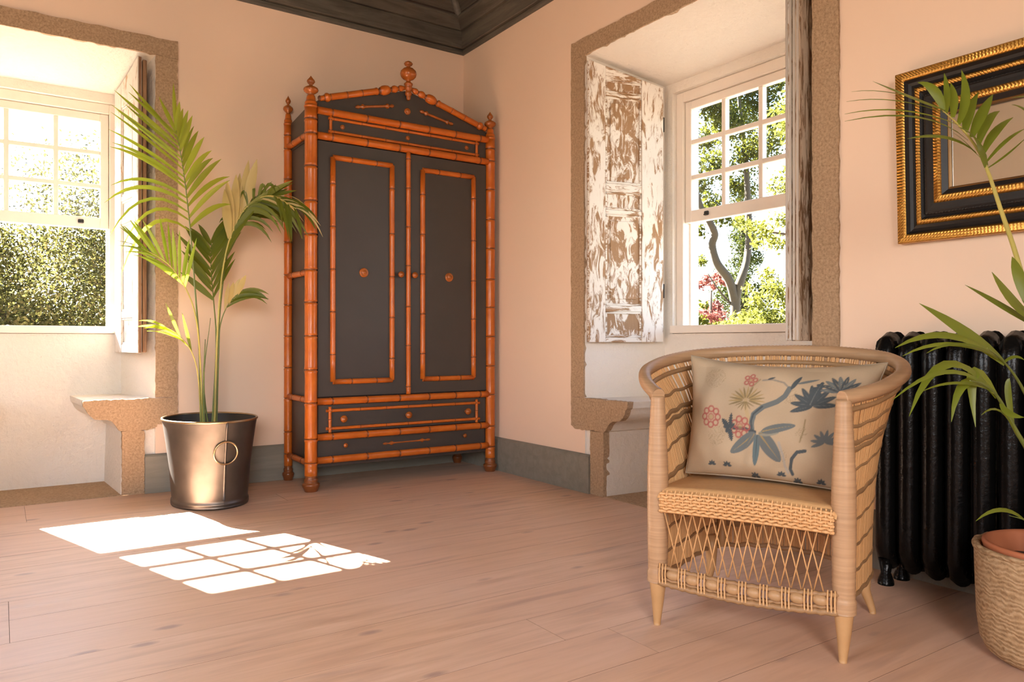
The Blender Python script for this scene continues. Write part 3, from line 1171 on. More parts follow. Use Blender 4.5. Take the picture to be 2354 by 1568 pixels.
LEAF_BRIGHT = m_leaf('bright_palm_leaflet', (0.16, 0.21, 0.015), (0.34, 0.36, 0.03), 0.5)
LEAF_GREEN = m_leaf('green_palm_leaflet', (0.11, 0.19, 0.008), (0.20, 0.30, 0.012), 0.45)
LEAF_DARK = m_leaf('dark_palm_leaflet', (0.06, 0.085, 0.010), (0.13, 0.16, 0.018), 0.3)
LEAF_MID = m_leaf('mid_green_palm_leaflet', (0.085, 0.12, 0.010), (0.18, 0.20, 0.022), 0.35)
LEAF_PALE = m_leaf('withered_palm_leaflet', (0.42, 0.34, 0.13), (0.62, 0.46, 0.22), 0.3)
LEAF_ROOM = m_leaf('olive_palm_leaflet', (0.10, 0.13, 0.012), (0.19, 0.22, 0.02), 0.25)
STEM = m_plain('palm_stem', (0.13, 0.16, 0.03), 0.4, var=0.35, scale=20)
STEM_PALE = m_plain('pale_palm_stem', (0.42, 0.36, 0.09), 0.4, var=0.3, scale=20)


def leaf_mesh(pts, width, nrm, fold=0.25, twist=0.0):
    """folded blade along pts, widest at 40 %"""
    k = len(pts)
    mb = MB()
    rows = []
    for i, p in enumerate(pts):
        t = i / (k - 1)
        T = (pts[min(i + 1, k - 1)] - pts[max(i - 1, 0)]).normalized()
        S = T.cross(nrm)
        S = S.normalized() if S.length > 1e-6 else Vector((1, 0, 0))
        N = S.cross(T)
        if twist:
            R = Matrix.Rotation(twist, 3, T)
            S, N = R @ S, R @ N
        w = width * 0.5 * (0.38 + 0.62 * math.sin(min(1, t / 0.45) * PI / 2)) * (1 - max(0, (t - .40) / .60) ** 2.0) + 0.0004
        rows.append([p + S * w - N * (fold * w), p, p - S * w - N * (fold * w)])
    mb.grid(rows, 0, True)
    return mb


def frond(parent, pts, r0, r1, specs, stem_mat, up=(0, 0, 1), n_stem=6):
    """rachis tube with leaflets; specs: list of dict(t0,t1,n,len0,len1,ang0,ang1,width,droop,mat,sides,side_vec)"""
    path = catmull(pts, 6)
    k = len(path)
    mb = MB()
    mb.tube(path, [r0 + (r1 - r0) * i / (k - 1) for i in range(k)], n_stem)
    fr = mb.build('frond', stem_mat, parent)
    for sp in specs:
        for sgn in sp.get('sides', (-1, 1)):
            for i in range(sp['n']):
                f = i / max(1, sp['n'] - 1)
                t = sp['t0'] + (sp['t1'] - sp['t0']) * f + random.uniform(-.006, .006) + (0.012 if sgn > 0 else 0)
                x = min(max(t, 0), 0.9999) * (k - 1)
                a = int(x)
                p = path[a].lerp(path[min(a + 1, k - 1)], x - a)
                T = (path[min(a + 1, k - 1)] - path[max(a - 1, 0)]).normalized()
                sv = Vector(sp.get('side_vec', (0.828, -0.561, 0)))
                S = (sv - T * sv.dot(T)).normalized() * sgn
                N = T.cross(S) * sgn
                L = (sp['len0'] + (sp['len1'] - sp['len0']) * f) * random.uniform(.88, 1.1)
                if 'lenm' in sp:
                    L = L + (sp['lenm'] - (sp['len0'] + sp['len1']) / 2) * math.sin(PI * f)
                an = math.radians(sp['ang0'] + (sp['ang1'] - sp['ang0']) * f + random.uniform(-5, 5))
                d = T * math.cos(an) + S * math.sin(an) + N * random.uniform(-.12, .12) + Vector(sp.get('bias', (0, 0, 0)))
                d.normalize()
                dr = (sp['droop'] + (sp.get('droop1', sp['droop']) - sp['droop']) * (1 - (1 - f) ** sp.get('dpow', 1))) * random.uniform(.75, 1.25)
                if isinstance(sp.get('droop_l'), (int, float)) and sgn < 0:
                    dr = sp['droop_l'] * random.uniform(.6, 1.3)
                m1 = p + d * (L * .5) + Vector((0, 0, dr * .10 * L))
                e = p + d * (L * (1 - .18 * dr)) - Vector((0, 0, dr * L * .75))
                lp = bez(p, m1, e, 8)
                nrm = N if abs(d.dot(N)) < .9 else Vector((0, 0, 1))
                lm = leaf_mesh(lp, sp['width'] * random.uniform(.85, 1.12), nrm, 0.22, random.uniform(-.5, .5) * sp.get('tw', 1))
                lm.build('leaflet', sp['mat'], fr)
    return fr


# ---- palm in the bronze tub
palm = thing('potted_palm', 'tall kentia palm growing in the bronze tub', 'plant', (0, 0, 0))
palm.location = (-1.775, -0.41, 0.312)
PO = Vector(palm.location)
L_ = lambda pts: [tuple(Vector(p) - PO) for p in pts]
F1 = [(-1.802, -0.403, 0.312), (-1.807, -0.375, 0.794), (-1.815, -0.333, 1.044), (-1.832, -0.322, 1.317), (-1.863, -0.361, 1.558), (-1.893, -0.398, 1.735), (-1.925, -0.42, 1.893)]
frond(palm, L_(F1), 0.0056, 0.0018, [
    dict(t0=.56, t1=.985, n=15, len0=.50, len1=.31, lenm=.46, ang0=60, ang1=36, width=.019, droop=1.2, droop1=.0, dpow=3.2, mat=LEAF_BRIGHT, sides=(-1,)),
    dict(t0=.99, t1=.999, n=2, len0=.22, len1=.25, ang0=20, ang1=-6, width=.022, droop=.0, mat=LEAF_BRIGHT, sides=(-1,)),
    dict(t0=.56, t1=.985, n=13, len0=.37, len1=.17, lenm=.29, ang0=50, ang1=18, width=.027, droop=.35, droop1=.15, dpow=1.5, mat=LEAF_BRIGHT, sides=(1,)),
], STEM)
F2 = [(-1.736, -0.387, 0.312), (-1.721, -0.397, 0.885), (-1.686, -0.36, 1.208), (-1.637, -0.369, 1.418), (-1.566, -0.417, 1.557), (-1.471, -0.506, 1.6), (-1.382, -0.627, 1.522)]
frond(palm, L_(F2), 0.0056, 0.0018, [
    dict(t0=.38, t1=.66, n=9, len0=.42, len1=.30, ang0=13, ang1=22, width=.028, droop=.14, mat=LEAF_MID, sides=(1,), bias=(.05, 0, 0)),
    dict(t0=.50, t1=.97, n=15, len0=.26, len1=.16, lenm=.27, ang0=30, ang1=34, width=.022, droop=.75, mat=LEAF_DARK, sides=(1,), bias=(.25, -.1, -.1)),
    dict(t0=.66, t1=.99, n=10, len0=.20, len1=.15, lenm=.22, ang0=50, ang1=30, width=.018, droop=.8, mat=LEAF_DARK, sides=(-1,)),
    dict(t0=.46, t1=.64, n=6, len0=.30, len1=.30, ang0=18, ang1=26, width=.050, droop=.12, mat=LEAF_PALE, sides=(-1,), bias=(-.05, 0, .55), tw=.4),
    dict(t0=.72, t1=.97, n=7, len0=.22, len1=.2, ang0=30, ang1=25, width=.012, droop=.7, mat=LEAF_PALE, sides=(1,)),
], STEM_PALE)
F7 = [(-1.74, -0.37, 0.312), (-1.70, -0.33, 0.9), (-1.65, -0.27, 1.25), (-1.585, -0.22, 1.46), (-1.50, -0.20, 1.575), (-1.40, -0.24, 1.61)]
frond(palm, L_(F7), 0.0045, 0.0016, [
    dict(t0=.55, t1=.99, n=12, len0=.26, len1=.15, lenm=.25, ang0=40, ang1=28, width=.022, droop=.55, mat=LEAF_DARK),
], STEM)
F3 = [(-1.799, -0.429, 0.312), (-1.818, -0.452, 0.728), (-1.847, -0.493, 0.948), (-1.898, -0.519, 1.087), (-1.993, -0.575, 1.206), (-2.113, -0.615, 1.268)]
frond(palm, L_(F3), 0.0049, 0.0015, [
    dict(t0=.60, t1=.99, n=12, len0=.27, len1=.15, lenm=.28, ang0=38, ang1=10, width=.018, droop=.12, mat=LEAF_GREEN, sides=(1,), bias=(0, 0, .35)),
    dict(t0=.64, t1=.99, n=8, len0=.26, len1=.15, ang0=26, ang1=8, width=.016, droop=.25, mat=LEAF_GREEN, sides=(-1,)),
], STEM_PALE)
F4 = [(-1.802, -0.403, 0.312), (-1.824, -0.448, 0.617), (-1.86, -0.484, 0.762), (-1.927, -0.536, 0.849), (-2.001, -0.569, 0.897)]
frond(palm, L_(F4), 0.0041, 0.0015, [
    dict(t0=.60, t1=.99, n=6, len0=.22, len1=.16, ang0=18, ang1=8, width=.022, droop=.35, mat=LEAF_BRIGHT, sides=(-1,)),
    dict(t0=.52, t1=.75, n=2, len0=.26, len1=.22, ang0=12, ang1=16, width=.016, droop=.05, mat=LEAF_DARK, sides=(1,), bias=(0, 0, .25)),
], STEM_PALE)
F5 = [(-1.72, -0.362, 0.312), (-1.704, -0.349, 0.793), (-1.689, -0.334, 0.932), (-1.648, -0.35, 1.037), (-1.587, -0.391, 1.106)]
frond(palm, L_(F5), 0.0045, 0.0015, [
    dict(t0=.66, t1=.97, n=6, len0=.26, len1=.16, ang0=22, ang1=26, width=.018, droop=.5, mat=LEAF_DARK, sides=(1,), bias=(.2, 0, 0)),
    dict(t0=.64, t1=.9, n=4, len0=.16, len1=.14, ang0=14, ang1=20, width=.034, droop=.15, mat=LEAF_PALE, sides=(-1,), bias=(0, 0, .3)),
], STEM)
F6 = [(-1.747, -0.37, 0.312), (-1.714, -0.335, 0.793), (-1.714, -0.275, 1.051), (-1.716, -0.225, 1.219), (-1.70, -0.165, 1.372)]
frond(palm, L_(F6), 0.0045, 0.0018, [
    dict(t0=.50, t1=.98, n=9, len0=.26, len1=.2, lenm=.30, ang0=36, ang1=30, width=.034, droop=.08, mat=LEAF_DARK),
], STEM)
for (pts, r) in (([(-1.796, -0.443, 0.312), (-1.799, -0.441, 0.616), (-1.792, -0.443, 0.839)], .0075), ([(-1.812, -0.44, 0.312), (-1.812, -0.44, .53)], .007), ([(-1.76, -0.41, .312), (-1.79, -0.40, .62), (-1.75, -0.37, .95)], .005)):
    m = MB()
    pp = catmull(L_(pts), 5)
    m.tube(pp, [r * (1 - .75 * i / (len(pp) - 1)) for i in range(len(pp))], 7)
    m.build('shoot', STEM, palm)

# ---- basket with a terracotta pot and a palm at the right edge


def m_basket():
    t = NT('woven_seagrass')
    v = t.coords((1, 1, 1))
    w = t.n('ShaderNodeTexWave')
    w.wave_type = 'BANDS'
    w.bands_direction = 'Z'
    w.inputs['Scale'].default_value = 26
    w.inputs['Distortion'].default_value = 9.0
    w.inputs['Detail'].default_value = 3
    t.l(v, w.inputs['Vector'])
    n = t.noise(v, 55, 5, 0.7)
    f = t.math('ADD', t.math('MULTIPLY', w.outputs['Fac'], 0.25), t.math('MULTIPLY', n, 0.75))
    c = t.ramp(f, [(0.2, (0.22, 0.12, 0.055)), (0.5, (0.42, 0.27, 0.14)), (0.8, (0.58, 0.40, 0.23))])
    t.bump(f, 0.8, 0.006)
    return t.set(c, 0.8, spec=0.2)


BASKET = m_basket()
TERRA = m_plain('terracotta', (0.46, 0.15, 0.065), 0.55, var=0.12, scale=14)
BC = Vector((-0.393, -3.711, 0))
bk = thing('basket', 'round woven seagrass basket at the right edge holding a terracotta pot', 'basket', BC)
m = MB()
m.lathe([(.12, 0), (.150, .004), (.168, .018), (.180, .045), (.187, .10), (.190, .18), (.192, .25), (.193, .284), (.186, .292), (.178, .286), (.176, .24), (.172, .16), (.164, .04), (.10, .03)], (0, 0, 0), n=48)
m.build('side', BASKET, bk)
m = MB()
for k in range(9):
    m.tube([(.1915 * math.cos(2 * PI * j / 40), .1915 * math.sin(2 * PI * j / 40), .285 + .002 * math.sin(j * 3 + k)) for j in range(41)], 0.007, 6, caps=False)
    break
m.build('rim_braid', BASKET, bk)
pot = thing('flower_pot', 'terracotta pot sunk in the seagrass basket', 'pot', BC + Vector((0, 0, .031)))
m = MB()
m.lathe([(.11, 0), (.155, .1), (.166, .2), (.172, .255), (.1745, .262), (.1735, .270), (.166, .272), (.160, .262), (.155, .215), (.152, .205)], (0, 0, 0), n=48)
m.build('side', TERRA, pot)
m = MB()
rows = [[((.155 * r) * math.cos(2 * PI * j / 30), (.155 * r) * math.sin(2 * PI * j / 30), .212 + random.uniform(-.004, .006)) for j in range(30)] for r in (1, .75, .5, .25, .02)]
for rr in rows:
    rr.append(rr[0])
m.grid(rows)
m.build('soil', SOIL, pot)

palm2 = thing('potted_palm', 'palm with broad olive leaflets in the seagrass basket at the right edge', 'plant', BC + Vector((0, 0, .245)))
PO2 = Vector(palm2.location)
RP = {
    'R1': [(-0.393, -3.712, 0.244), (-0.43, -3.687, 0.756), (-0.504, -3.662, 1.012), (-0.578, -3.647, 1.163), (-0.628, -3.638, 1.257), (-0.672, -3.632, 1.308), (-0.727, -3.619, 1.354), (-0.782, -3.606, 1.386)],
    'R2': [(-0.353, -3.703, 0.244), (-0.469, -3.721, 0.539), (-0.585, -3.703, 0.706), (-0.679, -3.7, 0.777), (-0.8, -3.714, 0.814)],
    'R3': [(-0.456, -3.73, 0.244), (-0.558, -3.721, 0.504), (-0.662, -3.711, 0.627), (-0.746, -3.714, 0.698), (-0.828, -3.72, 0.731), (-0.918, -3.731, 0.744)],
    'R4': [(-0.428, -3.725, 0.244), (-0.487, -3.709, 0.358), (-0.551, -3.69, 0.385), (-0.604, -3.678, 0.4)],
    'R5': [(-0.325, -3.698, 0.244), (-0.384, -3.719, 0.7), (-0.469, -3.721, 0.812), (-0.562, -3.718, 0.888), (-0.645, -3.723, 0.927)],
    'R6': [(-0.384, -3.719, 0.244), (-0.356, -3.738, 0.924), (-0.424, -3.752, 1.196), (-0.576, -3.77, 1.301), (-0.676, -3.762, 1.328)],
}
RF = {}
for key, r in (('R1', .0085), ('R2', .0065), ('R3', .0075), ('R4', .004), ('R5', .007), ('R6', .007)):
    m = MB()
    pp = catmull([Vector(q) - PO2 for q in RP[key]], 6)
    m.tube(pp, [r * (1 - .86 * i / (len(pp) - 1)) for i in range(len(pp))], 8)
    RF[key] = m.build('frond', STEM if key in ('R2', 'R4') else STEM_PALE if key == 'R1' else STEM, palm2)
RL = [('R1', (-0.779, -3.607, 1.387), (-0.789, -3.589, 1.44), (-0.811, -3.562, 1.46), 0.0237),
      ('R1', (-0.768, -3.609, 1.382), (-0.739, -3.596, 1.443), (-0.716, -3.578, 1.497), 0.0144),
      ('R1', (-0.751, -3.615, 1.372), (-0.722, -3.604, 1.427), (-0.703, -3.587, 1.473), 0.0192),
      ('R1', (-0.734, -3.62, 1.357), (-0.685, -3.614, 1.435), (-0.659, -3.592, 1.512), 0.021),
      ('R1', (-0.709, -3.625, 1.34), (-0.672, -3.617, 1.401), (-0.625, -3.616, 1.455), 0.0243),
      ('R1', (-0.691, -3.631, 1.33), (-0.638, -3.631, 1.399), (-0.583, -3.632, 1.454), 0.026),
      ('R1', (-0.667, -3.636, 1.316), (-0.621, -3.636, 1.38), (-0.569, -3.642, 1.412), 0.0236),
      ('R1', (-0.646, -3.638, 1.297), (-0.593, -3.643, 1.358), (-0.529, -3.656, 1.399), 0.0225),
      ('R1', (-0.634, -3.64, 1.276), (-0.569, -3.657, 1.334), (-0.504, -3.673, 1.37), 0.0098),
      ('R1', (-0.626, -3.639, 1.261), (-0.566, -3.655, 1.298), (-0.504, -3.673, 1.345), 0.0049),
      ('R1', (-0.634, -3.64, 1.263), (-0.706, -3.648, 1.32), (-0.793, -3.647, 1.334), 0.0332),
      ('R1', (-0.699, -3.626, 1.322), (-0.884, -3.603, 1.354), (-1.106, -3.555, 1.319), 0.0099),
      ('R1', (-0.666, -3.63, 1.296), (-0.791, -3.621, 1.317), (-0.931, -3.601, 1.296), 0.0164),
      ('R1', (-0.738, -3.618, 1.357), (-0.923, -3.586, 1.367), (-1.106, -3.555, 1.335), 0.0049),
      ('R1', (-0.778, -3.609, 1.387), (-0.918, -3.598, 1.399), (-1.055, -3.59, 1.408), 0.0181),
      ('R1', (-0.779, -3.607, 1.389), (-0.952, -3.587, 1.401), (-1.113, -3.575, 1.378), 0.0045),
      ('R1', (-0.768, -3.609, 1.38), (-0.95, -3.586, 1.385), (-1.122, -3.569, 1.356), 0.0038),
      ('R1', (-0.663, -3.632, 1.29), (-0.73, -3.626, 1.321), (-0.79, -3.624, 1.332), 0.004),
      ('R1', (-0.656, -3.637, 1.281), (-0.724, -3.63, 1.309), (-0.784, -3.629, 1.316), 0.004),
      ('R6', (-0.641, -3.76, 1.335), (-0.667, -3.768, 1.388), (-0.777, -3.754, 1.377), 0.0161),
      ('R6', (-0.584, -3.768, 1.305), (-0.656, -3.746, 1.364), (-0.721, -3.731, 1.378), 0.0245), ('R2', (-0.679, -3.7, 0.776), (-0.79, -3.673, 0.844), (-0.929, -3.627, 0.916), 0.0406),
      ('R5', (-0.514, -3.718, 0.856), (-0.633, -3.671, 0.92), (-0.758, -3.646, 0.964), 0.0256), ('R5', (-0.546, -3.717, 0.877), (-0.628, -3.698, 0.929), (-0.705, -3.682, 0.995), 0.0422),
      ('R5', (-0.56, -3.716, 0.887), (-0.571, -3.689, 0.985), (-0.599, -3.682, 1.038), 0.0366), ('R2', (-0.714, -3.7, 0.790), (-0.874, -3.664, 0.844), (-1.033, -3.629, 0.815), 0.0258),
      ('R2', (-0.729, -3.702, 0.795), (-0.879, -3.667, 0.824), (-1.019, -3.638, 0.797), 0.0138), ('R2', (-0.759, -3.706, 0.804), (-0.862, -3.678, 0.824), (-0.955, -3.657, 0.803), 0.0119),
      ('R2', (-0.683, -3.697, 0.777), (-0.689, -3.723, 0.793), (-0.697, -3.748, 0.786), 0.0102), ('R3', (-0.751, -3.712, 0.700), (-0.92, -3.687, 0.781), (-1.067, -3.678, 0.67), 0.0289),
      ('R3', (-0.825, -3.721, 0.730), (-0.965, -3.699, 0.763), (-1.117, -3.669, 0.706), 0.0132), ('R3', (-0.777, -3.718, 0.712), (-0.867, -3.699, 0.737), (-0.93, -3.698, 0.652), 0.0254),
      ('R3', (-0.749, -3.713, 0.700), (-0.819, -3.695, 0.76), (-0.844, -3.709, 0.636), 0.0318), ('R3', (-0.793, -3.719, 0.718), (-0.91, -3.7, 0.738), (-1.024, -3.683, 0.722), 0.0096),
      ('R3', (-0.731, -3.713, 0.685), (-0.748, -3.738, 0.665), (-0.753, -3.77, 0.658), 0.0199), ('R3', (-0.662, -3.711, 0.627), (-0.672, -3.704, 0.71), (-0.67, -3.706, 0.741), 0.0187),
      ('R4', (-0.551, -3.69, 0.385), (-0.633, -3.671, 0.417), (-0.715, -3.651, 0.396), 0.0128), ('R3', (-0.641, -3.712, 0.60), (-0.742, -3.717, 0.668), (-0.834, -3.716, 0.663), 0.0081)]
view = Vector((-0.78, -0.55, 0.1)).normalized()
for key, b, mid, tip, wd_ in RL:
    b, mid, tip = Vector(b) - PO2, Vector(mid) - PO2, Vector(tip) - PO2
    ctrl = mid * 2 - (b + tip) * .5
    pts = bez(b, ctrl, tip, 9)
    nrm = (view + Vector((0, 0, .5))).normalized()
    leaf_mesh(pts, wd_ * (1.0 if key == 'R1' else 0.56 if key == 'R6' else 0.8), nrm, 0.2, random.uniform(-.15, .15)).build('leaflet', LEAF_ROOM, RF[key])

# ------------------------------------------------------------------ wicker armchair


def m_cane(name, c1, c2, bands=0.0, sc=60):
    t = NT(name)
    v = t.coords()
    n = t.noise(v, sc, 5, 0.65)
    n2 = t.noise(v, 7, 3, 0.5)
    c = t.mix(t.math('ADD', t.math('MULTIPLY', n, .6), t.math('MULTIPLY', n2, .4)), c1, c2)
    t.bump(n, 0.3, 0.003)
    return t.set(c, 0.45, spec=0.4)


CANE = m_cane('split_cane', (0.54, 0.29, 0.115), (0.80, 0.48, 0.22))
CANE_DK = m_cane('aged_cane_binding', (0.24, 0.13, 0.06), (0.44, 0.26, 0.12))
BEAD = m_cane('cane_bead', (0.34, 0.19, 0.085), (0.55, 0.34, 0.17), sc=25)
POLE = m_cane('peeled_pole_leg', (0.40, 0.22, 0.09), (0.60, 0.36, 0.165), sc=18)


def m_wrap():
    t = NT('cane_wrapping')
    v = t.coords()
    n = t.noise(t.coords((2, 2, 60)), 2.2, 3, 0.6)
    n2 = t.noise(v, 8, 3, .5)
    c = t.mix(t.math('ADD', t.math('MULTIPLY', n, .65), t.math('MULTIPLY', n2, .35)), (0.25, 0.13, 0.06), (0.66, 0.42, 0.235))
    t.bump(n, 0.25, 0.003)
    return t.set(c, 0.42, spec=0.4)


WRAP = m_wrap()
CH_O = Vector((-1.068, -2.94, 0))
CH_A = math.atan2(-0.9094, 0.4159)          # local x runs along the chair front, local y to its back
ch = thing('armchair', 'woven cane armchair with flaring round back beside the radiator', 'chair', CH_O, CH_A)
CW = 0.503
FLp, FRp, BRp, BLp = Vector((0, 0, 0)), Vector((CW, 0, 0)), Vector((CW + .002, .428, 0)), Vector((0.03, .432, 0))
# bottom plan and rim curve, both run left front -> back -> right front
rim_pts = [(0.004, -0.004, .672), (-0.030, .035, .684), (-0.075, .10, .704), (-0.112, .19, .728), (-0.118, .27, .745), (-0.100, .36, .763), (-0.045, .46, .780), (0.05, .53, .790), (0.16, .562, .796), (0.255, .57, .797),
           (0.35, .562, .796), (0.455, .53, .790), (0.550, .46, .780), (0.605, .36, .763), (0.622, .27, .745), (0.615, .19, .728), (0.578, .10, .704), (0.533, .035, .690), (0.499, -0.004, .682)]
bot_pts = [(0, .0, .140), (.002, .08, .138), (.005, .17, .134), (.009, .26, .131), (.014, .35, .130), (.022, .42, .130), (.05, .462, .132), (.11, .474, .140), (.18, .476, .148), (.257, .477, .150),
           (.335, .476, .148), (.41, .474, .140), (.49, .466, .132), (.522, .424, .130), (.526, .35, .130), (.520, .26, .131), (.513, .17, .134), (.507, .08, .136), (CW, .0, .134)]
RIM = catmull(rim_pts, 12)
BOT = catmull(bot_pts, 12)
NS = len(RIM)


def shell(s, t):
    """point on the chair's woven shell; s 0..1 round the chair, t 0..1 from hoop to rim"""
    x = min(max(s, 0), 1) * (NS - 1)
    i = min(int(x), NS - 2)
    R = RIM[i].lerp(RIM[i + 1], x - i)
    B = BOT[i].lerp(BOT[i + 1], x - i)
    g = max(0.0, t) ** 2.6
    # slight waist at seat height
    pl = B + (R - B) * g
    return Vector((pl.x, pl.y, B.z + (R.z - B.z) * t))


# legs and wrapped posts
for k, (p, front) in enumerate(((FLp, 1), (FRp, 1), (BRp, 0), (BLp, 0))):
    m = MB()
    zt = 0.145
    cx, cy = p.x, p.y
    bx_ = -0.002 if front else (0.022 if k == 2 else -.012)
    r0, r1 = (.0105, .0235) if front else (.010, .020)
    m.tube([(cx + bx_, cy, 0), (cx + bx_, cy, .008), (cx, cy, .07), (cx, cy, .12), (cx, cy, zt + .03)], [r0 * .96, r0, (r0 + r1) * .52, r1, r1], 14)
    m.build('leg', POLE, ch)
for p, ztop in ((FLp, .668), (FRp, .678)):
    m = MB()
    n = 44
    pts, rad = [], []
    for i in range(n * 2 + 1):
        t = i / (n * 2)
        z = .128 + t * (ztop - .128)
        base = .0275 + .003 * math.sin(t * PI) if t < .6 else .0275 + .003 * math.sin(t * PI) - (t - .6) * .020
        if z < .16:
            base += .003
        pts.append((p.x, p.y, z))
        rad.append(base + (.0005 if i % 2 else -.0005))
    m.tube(pts, rad, 16)
    m.build('wrapped_post', WRAP, ch)
for s in (0.345, 0.655):
    m = MB()
    m.tube([shell(s, t) + Vector((0, -.012, 0)) for t in [i / 10.9 for i in range(11)]], .015, 10)
    m.build('back_post', POLE, ch)
# rim, wrapped
m = MB()
rp = catmull(rim_pts, 16)
m.tube(rp, [.0195 + (.0007 if i % 2 else -.0007) for i in range(len(rp))], 14)
m.build('rim', WRAP, ch)
m = MB()
m.tube([shell(i / 120, .945) - Vector((0, 0, .004)) for i in range(121)], .0085, 8)
m.build('under_rim_band', CANE_DK, ch)
# woven canes: sides and back
for (nm, s0, s1, cnt) in (('side_panel', .012, .335, 92), ('back_panel', .345, .655, 112), ('side_panel', .665, .988, 92)):
    m = MB()
    for i in range(cnt):
        s = s0 + (s1 - s0) * i / (cnt - 1)
        jit = random.uniform(-.0016, .0016)
        sl = random.uniform(-.004, .004)
        pts = [shell(s + jit + sl * t, t) for t in (0, .12, .25, .4, .52, .64, .75, .86, 1.0)]
        m.tube(pts, random.uniform(.0021, .0033), 4, caps=False)
    pn = m.build(nm, CANE, ch)
    pn['kind'] = 'stuff'
    for (t, w, th) in ((.0, .008, .008), (.115, .006, .0052), (.24, .0055, .0052), (.37, .0052, .005), (.50, .010, .0052), (.635, .0052, .005), (.735, .009, .0055), (.768, .009, .0055), (.85, .006, .0052)):
        if nm == 'back_panel' and t in (.115,):
            w = .014
        b = MB()
        rows_o, n2 = [], 40
        pts = [shell(s0 + (s1 - s0) * i / n2, t + .004 * math.sin(i * .9)) for i in range(n2 + 1)]
        b.tube(pts, w, 8, flat=th / w, up=(0, 0, 1))
        b.build('weaver_band', CANE_DK, pn)
# seat: slab of twisted cord
m = MB()
nx, ny = 60, 44


def seat_z(x, y):
    u = x / CW
    v = y / .46
    return .404 - .012 * v + .010 * math.sin(PI * min(1, max(0, u))) * (1 - .6 * v) - (.004 * u)


rows = []
for j in range(ny + 1):
    row = []
    for i in range(nx + 1):
        x, y = .012 + (CW - .024) * i / nx, -.036 + .498 * j / ny
        rip = .0012 * math.sin((x * 1.0 + y * .55) * 420)
        row.append((x, y, seat_z(x, max(0, y)) + rip - (.026 * (y / .036) ** 2 if y < 0 else 0)))
    rows.append(row)
m.grid(rows)
m.grid([[(p[0], p[1], .372) for p in r] for r in rows[::11]])
m.build('seat', CANE, ch)
# thick woven front band, its weave modelled in relief
m = MB()
NR = 7
for r_ in range(NR):
    t = (r_ + .5) / NR
    pts = []
    for i in range(161):
        u = i / 160
        x = .020 + (CW - .040) * u
        z = seat_z(x, 0) - .010 - .056 * t - .006 * math.sin(PI * u) * t
        yy = -.026 - .011 * math.sin(min(1, t * 2.0 + .2) * PI / 2) - .003 * math.sin(PI * u)
        pts.append((x, yy - .0042 * math.sin(u * PI * 38 + (PI if r_ % 2 else 0)), z + .0012 * math.sin(u * PI * 38)))
    m.tube(pts, .0043, 6)
for i in range(38):
    u = (i + .5) / 38
    x = .020 + (CW - .040) * u
    zt = seat_z(x, 0) + .008
    m.tube([(x, -.026, zt - .014), (x, -.034, zt - .026), (x, -.037, zt - .045), (x, -.034, zt - .076)], .0026, 5)
m.build('seat_front_weave', CANE, ch)['kind'] = 'stuff'
m = MB()
m.box(.02, CW - .02, -.026, .02, .34, .396, 0, .006)
m.build('seat_front_rail', CANE_DK, ch)
# lattice below the seat
m = MB()
nl = 17
for i in range(nl + 6):
    for sg in (-1, 1):
        x0 = .03 + (CW - .06) * (i - 3) / (nl - 1)
        x1 = x0 + sg * .040
        if x0 < .022 or x0 > CW - .022 or x1 < .018 or x1 > CW - .018:
            continue
        m.tube([(x0, -.03, .345), ((x0 + x1) / 2, -.026 + sg * .0015, .262), (x1, -.02, .178)], .0019, 5)
lt = m.build('lattice', CANE, ch)
lt['kind'] = 'stuff'
# bead row and bottom rail
front_z = lambda u: .132 - .014 * math.sin(PI * u)
for (dz, r, nm) in ((.0, .008, 'front_stretcher'), (.013, .005, 'front_stretcher'), (.046, .0065, 'front_stretcher')):
    m = MB()
    pts = [(.01 + (CW - .02) * i / 60, -.022 + (.002 * math.sin(i * 1.9)), front_z(i / 60) + dz + .0012 * math.cos(i * 1.9)) for i in range(61)]
    m.tube(pts, [r * (1 + .14 * (i % 2)) for i in range(61)], 8)
    m.build(nm, CANE_DK, ch)
for i in range(8):
    u = (i + .62) / 8.2
    x = .02 + (CW - .04) * u
    m = MB()
    z = front_z(u) + .030
    prof = [(.0005, -.021), (.010, -.017), (.0145, -.009), (.016, 0), (.0145, .009), (.010, .017), (.0005, .021)]
    m.lathe(prof, (x, -.023, z), (1, 0, -.1), 12)
    m.build('bead', BEAD, ch)
m = MB()
for i in range(9):
    for d in (-.009, 0, .009):
        u = (i + .1) / 8.2
        x = .02 + (CW - .04) * u + d
        m.tube([(x, -.03, front_z(u) + .002), (x, -.034, front_z(u) + .03), (x, -.028, front_z(u) + .058)], .0022, 5)
m.build('bead_binding', CANE, ch)['kind'] = 'stuff'

# ------------------------------------------------------------------ cushion with an embroidered print


